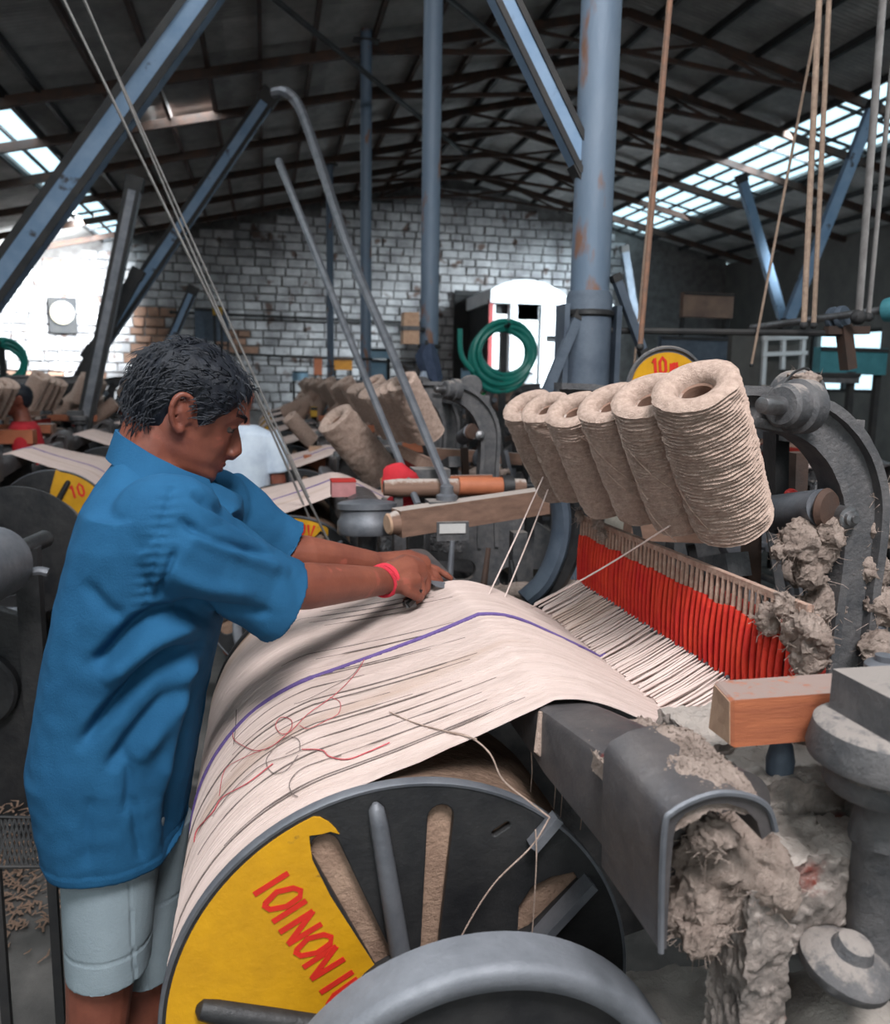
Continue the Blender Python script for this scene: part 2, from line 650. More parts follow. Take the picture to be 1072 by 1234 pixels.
# ------------------------------------------------------------------ roof
roof = MB()                                       # outer skin above the sheets, open over the two roof lights
TH = .05
for x0, x1 in ((XL - .3, -3.46), (-2.79, 4.5), (4.5, 7.87), (9.33, XR + .3)):
    a, b = roof_z(x0 if x0 != 4.5 else 4.5), roof_z(x1)
    if x0 == 4.5:
        a = 6.2725
    up = .10
    roof.prism([(x0, -5.5, a + up), (x1, -5.5, b + up), (x1, -5.5, b + up + TH), (x0, -5.5, a + up + TH)], (0, YB + 5.8, 0))
ceiling = roof.build('ceiling', M['roof'], kind='structure')

# corrugated sheets, one mesh per slope, copied
SHW, SHL = .84, 1.22                              # along Y, along the slope


def sheet_mesh(sgn):
    mb = MB()
    nw = 11
    nx = nw * 4
    vs, fs = [], []
    for i in range(nx + 1):
        y = SHW * i / nx
        dz = .012 * math.sin(2 * PI * i / 4)
        for X in (0, SHL):
            vs.append((X, y, dz + .225 * X * sgn))
    for i in range(nx):
        fs.append((2 * i, 2 * i + 1, 2 * i + 3, 2 * i + 2))
    mb.add(vs, fs)
    me = bpy.data.meshes.new('roof_sheet')
    me.from_pydata([v for v in mb.v], [], mb.f)
    finish(me, M['roof'], 0)
    me.polygons.foreach_set('use_smooth', [True] * len(me.polygons))
    return me


for sgn, xs in ((1, [-2.79 + 1.21 * k for k in range(6)]), (-1, [4.5, 5.64, 6.7])):
    me = sheet_mesh(sgn)
    for x in xs:
        for k in range(22):
            o = link('roof_sheet', me, ceiling)
            o.location = (x, 2.1 + .82 * k, roof_z(x) + .045 + random.uniform(0, .012) + (0 if x != 4.5 else .0))

# purlins along the hall
for i, x in enumerate([-2.76, -2.39, -1.76, -1.175, -.589, 0, .6, 1.3, 2.0, 2.7, 3.4, 4.1, 4.9, 5.6, 6.3, 7.0, 7.82, 9.38, 10.2, 11]):
    z = roof_z(x)
    MB().box((x, 7.4, z - .02), (.05, 25, .09)).build('trim_%d' % (i + 1), M['rust' if -2 < x < 3 else 'darksteel'], kind='structure')
# trusses across it
for i, y in enumerate([1.0, 4.2, 7.4, 10.5, 12.1, 13.8, 15.5, 17.2, 18.9]):
    t = MB()
    for x0, x1 in ((XL, 4.5), (4.5, XR)):
        a = Vector((x0, y, (roof_z(x0) if x0 != 4.5 else 6.2725) - .1))
        b = Vector((x1, y, roof_z(x1) - .1))
        t.bar(a, b, .07, .11)
    # light lower chord and web over the right-hand bay
    zc = 5.15
    t.bar((1.2, y, roof_z(1.2) - .12), (4.5, y, 5.72), .045, .06)
    t.bar((4.5, y, 5.72), (7.6, y, roof_z(7.6) - .12), .045, .06)
    for xa, xb in ((1.6, 2.4), (3.2, 2.4), (3.2, 4.5), (5.6, 4.5), (5.6, 6.6)):
        zb = 5.42 + (xb - 1.2) * .09 if xb <= 4.5 else 5.72 - (xb - 4.5) * .09
        t.bar((xa, y, roof_z(xa) - .12), (xb, y, zb), .035, .04)
    t.build('trim_%d' % (i + 31), M['rust' if i > 2 else 'darksteel'], kind='structure')

# roof lights: glazing bars and panes


def roof_light(n, x0, x1, rows, y0, y1, step):
    r = MB()
    sl = lambda x: roof_z(x) + .02
    for k in range(rows + 1):
        x = x0 + (x1 - x0) * k / rows
        r.bar((x, y0, sl(x)), (x, y1, sl(x)), .05 if k in (0, rows) else .03, .05)
    ny = int((y1 - y0) / step)
    for j in range(ny + 1):
        y = y0 + step * j
        r.bar((x0, y, sl(x0) - .01), (x1, y, sl(x1) - .01), .035, .04)
    w = r.build('window_%d' % n, M['darksteel'], kind='structure')
    for k in range(rows):
        for j in range(ny):
            xa, xb = x0 + (x1 - x0) * k / rows + .02, x0 + (x1 - x0) * (k + 1) / rows - .02
            y = y0 + step * j + .02
            yb = y + step - .04
            mb = MB()
            mb.prism([(xa, y, sl(xa) + .012), (xb, y, sl(xb) + .012), (xb, yb, sl(xb) + .012), (xa, yb, sl(xa) + .012)], (0, 0, .006))
            mb.build('pane', M['glass'], w, 0)


roof_light(1, -3.44, -2.81, 2, 2.0, 20.0, 1.5)
roof_light(2, 7.89, 9.31, 4, 5.0, 20.0, 1.0)

# ------------------------------------------------------------------ steel columns and struts
CX_ = 1.185
for i, (y, r, lab) in enumerate(((3.0, .072, 'thick blue grey steel roof column with dark lower jacket behind the jute spools'),
                                 (6.14, .067, 'blue grey steel roof column with a dark jacket hung on it'),
                                 (10.15, .066, 'slimmer grey roof column between the two bent roof rods'),
                                 (15.8, .064, 'thinnest grey roof column, by the far brick wall'))):
    x = CX_
    zt = roof_z(x)
    t = thing('roof_column', (x, y, 0), lab, 'column', None)
    MB().cyl((x, y, 1.2), (x, y, zt), r, r, 32).build('shaft', M['column'], t)
    lo = MB()
    lo.lathe([(r + .05, 0), (r + .05, .04), (r + .014, .06), (r + .014, 1.9 if i == 0 else 1.6), (r + .004, 1.92 if i == 0 else 1.62)], (x, y, 0), n=28)
    if i == 0:
        lo.box((x - r - .03, y, 1.62), (.02, .10, .5)).box((x + r + .03, y, 1.62), (.02, .1, .5))
    lo.build('jacket', M['columnlow'], t)
    co = MB()
    for zz in (1.84, 1.55):
        co.lathe([(r + .018, zz - .012), (r + .024, zz - .006), (r + .024, zz + .006), (r + .018, zz + .012)], (x, y, 0), n=24)
    co.build('clamp_band', M['black'], t)
    MB().box((x, y, zt - .12), (.3, .14, .02)).build('head_plate', M['darksteel'], t)


def strut(p0, p1, w, label, m='bluesteel', d=None, name='roof_brace', lip=True):
    """Rolled-steel channel running from p0 to p1, with a plate at each end."""
    p0, p1 = Vector(p0), Vector(p1)
    t = thing(name, p0, label, 'brace')
    d = d or w * .5
    mb = MB()
    dr = (p1 - p0).normalized()
    yv = Vector((0, 1, 0))
    sd = dr.cross(yv).normalized()
    yv = sd.cross(dr)
    k = .12 * w
    sec = [(-w / 2, -d / 2), (w / 2, -d / 2), (w / 2, d / 2), (w / 2 - k, d / 2), (w / 2 - k, -d / 2 + k), (-w / 2 + k, -d / 2 + k), (-w / 2 + k, d / 2), (-w / 2, d / 2)]
    mb.rings([[p + sd * a + yv * b for a, b in sec] for p in (p0, p1)])
    mb.build('channel', M[m], t, 20)
    if lip:
        for a in (-1, 1):
            e = MB()
            e.bar(p0 + sd * a * (w / 2 - k) - yv * (d / 2 + .004), p1 + sd * a * (w / 2 - k) - yv * (d / 2 + .004), .012, 2 * k, up=sd)
            e.build('flange_edge', M['darksteel'], t, 20)
    for p in (p0, p1):
        MB().bar(p - dr * w * .45, p + dr * w * .45, w * 1.15, d * 1.15, up=yv).build('end_plate', M['darksteel'], t)
    return t


def line_to_roof(a, b, Y):
    """Extend the line a->b on plane Y until it meets the roof."""
    d = b - a
    for k in range(400):
        p = a + d * (1 + k * .01)
        if p.z > roof_z(p.x) - .1:
            break
    return p


Y = 7.2
a, b = P(-70, 436, Y=Y), P(243, 0, Y=Y)
strut(a, line_to_roof(a, b, Y), .23, 'wide blue painted steel brace slanting up across the upper left roof', d=.16)
Y = 10.5
a, b = P(112, 428, Y=Y), P(323, 118, Y=Y)
strut(a, b, .185, 'darker blue brace ending below the roof beside the bent rod', d=.14)
Y = 8.1
strut(P(162, 222, Y=Y), P(92, 560, Y=Y), .13, 'grey steel strut standing nearly upright left of the man', 'greysteel', .12)
strut(P(165, 330, Y=9.2), P(60, 522, Y=9.2), .115, 'dark slanting strut over the red shirted worker', 'darksteel', .1)
strut(P(232, 350, Y=11.5), P(196, 432, Y=11.5), .12, 'short pale blue strut rising just over the man\'s hair', 'bluesteel', .1)
Y = 3.0
strut(P(706, 205, Y=Y), line_to_roof(P(706, 205, Y=Y), P(596, -22, Y=Y), Y), .085, 'blue brace running up left from the thick column', d=.06)
Y = 12.0
strut(P(893, 215, Y=Y), P(945, 392, Y=Y), .14, 'pale blue strut below the bright roof light', d=.09, lip=False)
strut(P(1052, 128, Y=9), P(947, 392, Y=9), .13, 'dark blue strut crossing the bright roof light', d=.08, lip=False)
strut(P(752, 300, Y=14), P(768, 402, Y=14), .13, 'small blue strut just past the thick column', 'columnlow', d=.08, lip=False)
Y = 2.95
strut(P(742, 335, Y=Y), P(775, 425, Y=Y), .03, 'thin dark stay leaning from the thick column', 'columnlow', .03, lip=False)
strut(P(697, 380, Y=Y), P(655, 480, Y=Y), .035, 'dark stay leaning left from the thick column foot', 'columnlow', .03, lip=False)


def rod(pts, r, label, m, name='hanging_rod', cat='rod', ends=None, n=8, flat=1.0, parts=True):
    """A bar, rope or pipe along pts with a fastening at each end."""
    if cat in ('rope', 'belt'):
        pts = [line_to_roof(pts[1], pts[0], 0)] + list(pts)
    t = thing(name, pts[0], label, cat)
    MB().tube(pts, r, n, flat=flat).build('shaft' if cat != 'rope' else 'strand', M[m], t)
    if parts:
        for p in (pts[0], pts[-1]):
            MB().ball(p, (r if not isinstance(r, list) else min(r)) * 1.5, 8, 6).build('end_fitting', M['darksteel'], t)
    return t


_pp = bez([P(330, 112, Y=7.2), P(346, 112, Y=7.1), P(362, 132, Y=7.0), P(385, 195, Y=6.2), P(420, 300, Y=4.6), P(470, 420, Y=3.45), P(545, 603, Y=2.66)], 6)
rod(_pp, [.0058 * p.y for p in _pp], 'bent pipe hooked near the roof and slanting down to the machines', 'greysteel', 'bent_pipe', 'pipe')
_pp = bez([P(336, 195, Y=6.4), P(372, 285, Y=4.7), P(430, 430, Y=3.5), P(505, 612, Y=2.72)], 6)
rod(_pp, [.0046 * p.y for p in _pp], 'straight grey rod slanting down left of the bent pipe', 'greysteel')
rod([P(322, -8, Y=7.4), P(502, 138, Y=10.5), P(560, 185, Y=12)], .028, 'dark tie rod slanting under the roof beside the second column', 'darksteel')
rod([P(530, -10, Y=7.4), P(640, 80, Y=10.5)], .028, 'dark tie rod high up between the two blue columns', 'darksteel')
rod([P(808, -10, Y=2.6), P(771, 418, Y=2.6)], .009, 'rusty brown rope hanging just right of the thick column', 'rustrope', 'hanging_rope', 'rope')
rod([P(788, 180, Y=4.2), P(764, 440, Y=4.2)], .006, 'thin brown rope hanging behind the rusty rope', 'rope', 'hanging_rope', 'rope')
rod([P(987, -10, Y=2.6), P(968, 392, Y=2.6)], .010, 'left one of the close pair of hanging drive ropes', 'rope', 'hanging_rope', 'rope')
rod([P(999, -10, Y=2.75), P(980, 392, Y=2.75)], .009, 'right one of the close pair of hanging drive ropes', 'rope', 'hanging_rope', 'rope')
rod([P(985, 20, Y=2.7), P(905, 440, Y=2.9)], .005, 'thin slanting cord left of the paired drive ropes', 'rope', 'hanging_rope', 'rope')
rod([P(1064, -10, Y=2.4), P(1034, 382, Y=2.4)], .017, 'thick grey hanging belt at the right edge of the view', 'belt', 'drive_belt', 'belt', flat=.45)
rod([P(1078, 40, Y=2.5), P(1046, 382, Y=2.5)], .011, 'narrow grey belt beside the thick one at the right edge', 'belt', 'drive_belt', 'belt', flat=.5)
# two long drive belts behind the man's face
rod([P(38, -80, Y=2.9), P(397, 655, Y=3.05)], .0095, 'long grey drive belt slanting past the man\'s face, the front one', 'belt', 'drive_belt', 'belt', flat=.5)
rod([P(68, -80, Y=3.1), P(215, 265, Y=3.2), P(384, 650, Y=3.25)], .0085, 'long grey drive belt slanting past the man\'s face, the rear one', 'belt', 'drive_belt', 'belt', flat=.5)
rod([P(205, 230, Y=3.3), P(300, 440, Y=3.5), P(372, 600, Y=3.4)], .004, 'thin slack cord beside the two long drive belts', 'belt', 'hanging_rope', 'rope')
# line shafts
t = thing('line_shaft', P(915, 393, Y=3.0), 'steel line shaft with a round pulley over the arched loom frame', 'shaft')
a, b = P(905, 395, Y=3.2), P(1090, 370, Y=2.6)
MB().cyl(a, b, .014, .014, 14).build('shaft', M['steel'], t)
c = P(1009, 383, Y=2.87)
dx = (b - a).normalized()
MB().lathe([(.014, -.03), (.04, -.03), (.043, -.024), (.043, -.01), (.03, -.008), (.03, .008), (.043, .01), (.043, .024), (.04, .03), (.014, .03)], c, dx, 24).build('pulley', M['columnlow'], t)
c = P(1074, 373, Y=2.65)
MB().lathe([(.014, -.02), (.042, -.02), (.045, 0), (.042, .02), (.014, .02)], c, dx, 20).build('coupling', M['teal'], t)
c = P(1020, 425, Y=2.85)
MB().bar(P(1016, 392, Y=2.86), P(1022, 445, Y=2.86), .05, .04).bar(P(995, 398, Y=2.86), P(1045, 398, Y=2.86), .03, .03).build('hanger_bracket', M['rust'], t)
rod([P(722, 398, Y=3.0), P(1022, 402, Y=2.86)], .012, 'dark level bar under the line shaft', 'darksteel', 'level_bar')
for x0, x1, yy, lab in ((206, 520, 376, 'upper thin dark pipe along the far brick wall'), (206, 512, 423, 'lower thin dark pipe along the far brick wall')):
    t = rod([P(x0, yy, Y=19.7), P(x1, yy + 14, Y=19.7)], .03, lab, 'darksteel', 'wall_pipe', 'pipe')

# ================================================================== the loom in front
DC = Vector((.172, 0, .742))                     # warp drum axis (along Y)
RF, RY = .3205, .312
Y0, Y1 = 1.0, 2.04                               # the drum's two flanges


def xz(px, py, Y=1.0):
    p = P(px, py, Y=Y)
    return (p.x, p.z)


def pol(c, r, a):
    return (c[0] + r * math.cos(a), c[1] + r * math.sin(a))


C2 = (DC.x, DC.z)


def lint_mb(mb, c, r, n=60, seed=0, fib=.012, nu=56, nv=36, amp=.35):
    """A lump of fluff: an uneven body with loose fibres standing off it."""
    rnd = random.Random(seed)
    c = Vector(c)
    r = Vector(r)
    b = MB()
    b.ball(c, r, nu, nv, amp, 9)
    b.rough(.008, 48, seed).rough(.0042, 130, seed)
    mb.add(b.v, b.f)
    for i in range(n):
        d = Vector([rnd.gauss(0, 1) for _ in range(3)]).normalized()
        p = c + Vector((d.x * r.x, d.y * r.y, d.z * r.z)) * .95
        q = p + (d + Vector([rnd.gauss(0, .7) for _ in range(3)])) * fib * rnd.uniform(.4, 1)
        s = q + Vector([rnd.gauss(0, .6) for _ in range(3)]) * fib * .6
        mb.tube([p, q, s], [.0006, .0005, .0002], 3)
    return mb


def crust_mb(mb, pts, seed=0, size=.006, n=200, spread=.02):
    """Loose dust crumbs scattered round a list of points."""
    rnd = random.Random(seed)
    for i in range(n):
        p = Vector(rnd.choice(pts)) + Vector([rnd.gauss(0, spread) for _ in range(3)]) * Vector((1, 1, .15)).length / 1.5
        s = size * rnd.uniform(.3, 1)
        mb.box(p, (s, s, s * .7), Matrix.Rotation(rnd.random() * 6, 3, Vector((rnd.random(), rnd.random(), 1)).normalized()), jit=s * .2)
    return mb


# ---------------------------------------------------------------- warp drum
def drum_flange(y, front=True, holes=True):
    hs = []
    if holes:
        for a, b, r in (((391, 1022), (466, 1165), .021), ((531, 985), (517, 1150), .0195)):
            hs.append(slot(xz(*a), xz(*b), r, r * .72))
        hs.append(slot(xz(596, 1004), xz(611, 994), .006))
        hs.append([xz(*q) for q in ((622, 1130), (624, 1092), (640, 1068), (664, 1056), (692, 1050), (700, 1062), (640, 1122))])
        for k in range(3):                      # the lower half has its own openings
            t = -.55 - .62 * k
            hs.append(slot(pol(C2, .13, t), pol(C2, .26, t), .024, .03))
    hs.append(circle(C2, .035, 24))
    return plate([circle(C2, RF - .004, 96)] + hs, y, .012, .002)


LETTERS = {  # strokes in (advance, up) units of one letter height
    'I': [[(.0, 0), (.05, 1)]],
    'O': [[(.08, .12), (.0, .5), (.18, .9), (.36, 1.02), (.5, .92), (.5, .5), (.3, .12), (.12, .06), (.08, .12)]],
    'N': [[(0, 0), (.05, 1)], [(.05, 1), (.42, .02)], [(.42, .0), (.5, 1)]],
    'U': [[(0, 1), (0, .25), (.1, .02), (.3, .02), (.38, .25), (.42, 1)]],
    'V': [[(0, 1), (.2, 0), (.42, 1)]],
    '1': [[(.0, .75), (.15, 1), (.15, 0)]],
    '0': [[(.2, 0), (.02, .25), (.02, .75), (.2, 1), (.38, .75), (.38, .25), (.2, 0)]],
    '.': [[(.0, 0), (.06, .08)]],
    'm': [[(0, 0), (.03, .6)], [(.03, .5), (.18, .62), (.22, .0)], [(.22, .5), (.38, .62), (.44, .0)]],
    '6': [[(.36, 1), (.08, .6), (.02, .25), (.2, 0), (.38, .2), (.3, .45), (.06, .35)]],
    '7': [[(0, 1), (.4, 1), (.12, 0)]],
}


def letters(mb, text, org_, e1, e2, n, h, adv=None, w=.12):
    """Brush-painted letters: flat strokes lying on a surface with normal n."""
    x = 0
    e1, e2, n = Vector(e1), Vector(e2), Vector(n)
    for ch, a in zip(text, adv or [.72] * len(text)):
        for st in LETTERS.get(ch, []):
            pts = [Vector(org_) + e1 * (x + p[0]) * h + e2 * p[1] * h for p in st]
            L, R = [], []
            for i, p in enumerate(pts):
                d = (pts[min(i + 1, len(pts) - 1)] - pts[max(i - 1, 0)]).normalized()
                s = n.cross(d) * (w * h / 2)
                L.append(p + s)
                R.append(p - s)
            for i in range(len(pts) - 1):
                mb.prism([L[i], L[i + 1], R[i + 1], R[i]], n * (.0006 + .0002 * (len(mb.v) % 3)))
        x += a
    return mb


def make_drum(front):
    lab = 'large warp drum in front of the man with a hand painted yellow flange'
    t = thing('warp_drum', (DC.x, Y0, DC.z - RF), lab, 'drum')
    fl = drum_flange(Y0).build('flange', M['black'], t, 30)
    MB().lathe([(RF - .004, -.0015), (RF, -.0025), (RF + .0015, 0), (RF + .0015, .014), (RF - .005, .014)], (DC.x, Y0, DC.z), (0, 1, 0), 96, cap=False).build('flange_rim', M['greysteel'], fl)
    drum_flange(Y1, holes=False).build('flange', M['black'], t, 30)
    # radial ribs standing proud of the flange
    for a, b, r in (((452, 968), (487, 1178), .0135), ((236, 1215), (420, 1244), .017)):
        p0, p1 = P(*a, Y=Y0 - .006), P(*b, Y=Y0 - .006)
        k = [p0.lerp(p1, s) for s in (0, .03, .12, .5, 1)]
        MB().tube(k, [.004, r * .75, r * .9, r, r * 1.05], 10).build('rib', M['greysteel' if r < .015 else 'black'], t)
    for k in range(3):
        th = -.25 - .62 * k
        p0, p1 = Vector((*pol(C2, .07, th), 0)), Vector((*pol(C2, .295, th), 0))
        MB().tube([(p0.x, Y0 - .006, p0.y), (p1.x, Y0 - .006, p1.y)], .013, 8).build('rib', M['black'], t)
    # bar across the right-hand opening
    a, b = P(628, 1153, Y=Y0 - .014), P(712, 1062, Y=Y0 - .014)
    MB().bar(a, b, .012, .030, up=(0, 1, 0)).build('cross_strap', M['greysteel'], t)
    MB().bar(P(641, 1020, Y=Y0 - .012), P(672, 984, Y=Y0 - .012), .012, .022, up=(0, 1, 0)).build('rim_clip', M['greysteel'], t)
    # yellow painted sector
    ang = lambda px, py: math.atan2(xz(px, py)[1] - C2[1], xz(px, py)[0] - C2[0])
    a0, a1 = ang(378, 985), ang(186, 1260) % (2 * PI)
    arc = [pol(C2, RF - .009, a0 + (a1 - a0) * k / 24) for k in range(25)]
    smear = [xz(*q) for q in ((345, 998), (357, 1012), (376, 1003))]
    edge = [xz(*q) for q in ((373, 1016), (376, 1036), (398, 1080), (430, 1130), (452, 1164), (474, 1190), (488, 1210), (480, 1240), (400, 1260), (300, 1275), (190, 1280))]
    top = [xz(*q) for q in ((404, 998), (408, 1004), (398, 1001), (388, 1004))]
    sector = arc[::-1] + [xz(385, 984), xz(396, 990)] + top + [xz(372, 1006)] + edge
    plate([sector], Y0 - .0022, .0022, .0003).build('yellow_paint', M['yellow'], t, 20)
    lt = MB()
    o = P(306, 1078, Y=Y0 - .003)
    e1 = (P(306 + 56, 1078 + 83, Y=Y0 - .003) - o).normalized()
    e2 = (P(306 + 82, 1078 - 57, Y=Y0 - .003) - o).normalized()
    letters(lt, 'IOINON IU', o, e1, e2, (0, -1, 0), .050, [.30, .64, .36, .62, .62, .62, .30, .30, .5], .15)
    lt.build('red_lettering', M['redtext'], t, 0)
    # yarn wound between the flanges: fine coils as real ridges
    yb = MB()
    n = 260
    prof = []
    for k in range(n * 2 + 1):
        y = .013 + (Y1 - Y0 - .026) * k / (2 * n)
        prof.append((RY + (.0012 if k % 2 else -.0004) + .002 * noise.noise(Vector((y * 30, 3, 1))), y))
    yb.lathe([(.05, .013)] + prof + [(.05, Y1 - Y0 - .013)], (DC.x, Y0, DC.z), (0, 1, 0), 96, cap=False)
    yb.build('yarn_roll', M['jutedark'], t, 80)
    MB().cyl((DC.x, Y0 - .20, DC.z), (DC.x, Y1 + .12, DC.z), .03).build('axle', M['steel'], t)
    MB().lathe([(.03, -.03), (.075, -.03), (.08, -.02), (.08, .0)], (DC.x, Y0, DC.z), (0, 1, 0), 28).build('hub', M['black'], t)
    return t


drum = make_drum(True)

# ---------------------------------------------------------------- warp sheet
RAIL = (.395, 1.136)                             # back rail the warp bends over
HX, HZ = .735, 1.108                             # foot of the healds
prof = []
RS = .3185
crest = Vector((RAIL[0] - .012, RAIL[1] + .013))
cd_ = crest - Vector((DC.x, DC.z))
a_end = math.atan2(cd_.y, cd_.x) + math.acos(RS / cd_.length)      # tangent from the rail to the drum
for k in range(40):                              # wound on the drum
    a = math.radians(236) + (a_end - math.radians(236)) * k / 39
    prof.append((DC.x + RS * math.cos(a), DC.z + RS * math.sin(a), 0))
pe = Vector(prof[-1][:2])
for k in range(1, 22):                           # rising straight to the rail
    t = k / 21
    p = pe.lerp(crest, t)
    prof.append((p.x, p.y - .004 * math.sin(PI * t), t))
c0 = Vector(crest)
v0 = Vector((HX - .105, 1.052))
for k in range(1, 16):                           # over the rail and down
    t = k / 15
    tt = 1 - (1 - t) ** 1.35
    p = c0.lerp(v0, t)
    prof.append((p.x, p.y + .016 * math.sin(PI * t) + .008 * (1 - t) * math.sin(2 * PI * t), 1 + t))
for k in range(1, 9):                            # up into the healds
    t = k / 8
    p = v0.lerp(Vector((HX, HZ)), t)
    prof.append((p.x, p.y - .006 * math.sin(PI * t), 2 + t))


def edge_y(q):
    """Near and far edges of the warp along its run."""
    if q <= 1:
        return Y0 + .016 + .022 * q, 1.98 - .25 * q
    if q <= 2:
        return 1.038 - .005 * (q - 1), 1.73 + .06 * (q - 1)
    return 1.033 - .06 * (q - 2), 1.79 + .06 * (q - 2)


def sheet_at(k, s, lift=0.0):
    x, z, q = prof[k]
    ya, yb = edge_y(q)
    a = prof[min(k + 1, len(prof) - 1)]
    b = prof[max(k - 1, 0)]
    t = Vector((a[0] - b[0], a[1] - b[1])).normalized()
    nx, nz = -t.y, t.x
    if nz < 0 and q > 0:
        nx, nz = -nx, -nz
    return Vector((x + nx * lift, ya + (yb - ya) * s, z + nz * lift))


def make_sheet(nth, near=True, fine=True):
    rnd = random.Random(5)
    mb = MB()
    cols = []                                    # (s, base lift, gap)
    gaps = [.055, .062, .15, .235, .25, .33, .352, .46, .47, .56, .60, .78, .82, .86]
    for i in range(nth):
        g = min(abs(i / nth - q) for q in gaps) < .5 / nth
        hgt = rnd.uniform(-.0005, .0005)
        cols.append((i + .05, -.0016, g))
        cols.append((i + .3, .0009 + hgt, g))
        cols.append((i + .65, .0009 + hgt, g))
    vs, fs = [], []
    K = len(prof)
    for k in range(K):
        q = prof[k][2]
        amp = 1.0 if q < 2 else 2.2
        for s, l, g in cols:
            w = .0016 * noise.noise(Vector((s * .13, k * .35, 0)))
            ll = l * amp + w - (.010 * math.sin(PI / 2 * min(1, q - 2)) if q > 2 else 0)
            if g and .02 < q < .97:
                ll = -.003
            if q > 2 and int(s) % 3 == 0:
                ll = ll
            vs.append(sheet_at(k, s / nth, ll))
    n = len(cols)
    for k in range(K - 1):
        for j in range(n - 1):
            fs.append((k * n + j, k * n + j + 1, (k + 1) * n + j + 1, (k + 1) * n + j))
    mb.add(vs, fs)
    return mb


sheet = tag(make_sheet(240).build('warp_sheet', M['jutesheet'], None, 60), 'broad pale jute warp sheet with a purple line, under the man\'s hands', 'warp')


def strand(path, r, n=5):
    return MB().tube(path, r, n)


def s_of_px(px, py):
    """Nearest point of the sheet's profile along the pixel's ray."""
    d = ROT @ _pc(px, py)
    best = None
    for k in range(len(prof) - 1):
        x0, z0, _ = prof[k]
        x1, z1, _ = prof[k + 1]
        ex, ez = x1 - x0, z1 - z0
        det = d.x * -ez + ex * d.z
        if abs(det) < 1e-9:
            continue
        rx, rz = x0 - EYE.x, z0 - EYE.z
        t = (rx * -ez + ex * rz) / det
        u = (d.x * rz - rx * d.z) / det
        if 0 <= u <= 1 and t > 0 and (best is None or t < best[0]):
            p = EYE + d * t
            nx, nz = -(ez), ex
            l = math.hypot(nx, nz)
            nx, nz = nx / l, nz / l
            if nx * (EYE.x - p.x) + nz * (EYE.z - p.z) < 0:
                nx, nz = -nx, -nz
            best = (t, p, Vector((nx, 0, nz)))
    return best


def on_sheet(pts, lift=.003):
    out = []
    for p in pts:
        b = s_of_px(*p)
        if b:
            out.append(b[1] + b[2] * lift)
    return out


# open lines in the warp where ends are missing: dark strands on top paint their shade
for i, (g, k0, k1) in enumerate(((.055, 20, 59), (.062, 30, 58), (.15, 26, 56), (.235, 22, 55), (.25, 34, 50), (.33, 18, 57), (.352, 30, 58), (.46, 28, 54), (.47, 34, 58), (.56, 40, 57), (.60, 36, 58), (.78, 42, 56), (.82, 40, 60), (.86, 38, 58), (.90, 42, 58), (.29, 30, 48), (.11, 40, 56), (.19, 36, 58), (.41, 30, 46))):
    MB().tube([sheet_at(k, g + .0004 * math.sin(k * .5 + i), .0016) for k in range(k0, k1)], [.0012 if k0 + 3 < k < k1 - 4 else .0005 for k in range(k0, k1)], 4).build('gap_shade_strand', M['darkyarn'], sheet)
# purple guide yarn: three strands lying together
yp = 1.46
pp = []
for k in range(4, len(prof) - 7):
    ya, yb = edge_y(prof[k][2])
    pp.append(sheet_at(k, (yp - ya) / (yb - ya), .0018))
st = MB()
for d in (-.0036, 0, .0036):
    st.tube([p + Vector((0, d + .001 * math.sin(i * .4 + d * 900), 0)) for i, p in enumerate(pp)], .0026, 6)
st.build('purple_guide_yarn', M['purple'], sheet)


def loose(name, m, pts, r, lift=.003, n=6):
    q = on_sheet([tuple(p)[:2] for p in bez([(a, b, 0) for a, b in pts], n)], lift)
    return MB().tube(q, r, 5).build(name, M[m], sheet)


loose('loose_red_yarn', 'redyarn', [(470, 897), (445, 908), (420, 917), (398, 914), (388, 906), (365, 905)], .0011)
loose('loose_red_yarn', 'redyarn', [(441, 793), (430, 812), (405, 838), (372, 862), (352, 882), (340, 886), (333, 876), (340, 866), (352, 870), (350, 882), (330, 900), (312, 906), (298, 902), (284, 893), (282, 884)], .0007)
loose('loose_red_yarn', 'redyarn', [(398, 842), (410, 848), (408, 862), (390, 872), (372, 880), (362, 876)], .0006)
loose('loose_red_yarn', 'redyarn', [(330, 922), (300, 945), (270, 962), (258, 980), (240, 1000), (236, 1015)], .0011)
loose('loose_red_yarn', 'redyarn', [(318, 905), (290, 917), (272, 930), (266, 960)], .0006)
loose('loose_dark_yarn', 'darkyarn', [(286, 856), (285, 880), (283, 898)], .0006)
loose('loose_dark_yarn', 'darkyarn', [(365, 905), (350, 912), (320, 922), (298, 938), (275, 962), (258, 985)], .0006)
loose('loose_dark_yarn', 'darkyarn', [(362, 906), (361, 894), (350, 890), (335, 900), (322, 918), (330, 933), (346, 930), (360, 912)], .0006)
loose('loose_dark_yarn', 'darkyarn', [(412, 912), (385, 920), (362, 930), (350, 945), (353, 958), (360, 962)], .0007)
loose('loose_dark_yarn', 'darkyarn', [(436, 800), (425, 815), (400, 830), (370, 845), (355, 850)], .0005)
loose('loose_pale_yarn', 'jute', [(470, 860), (500, 873), (540, 884), (575, 893)], .0011)
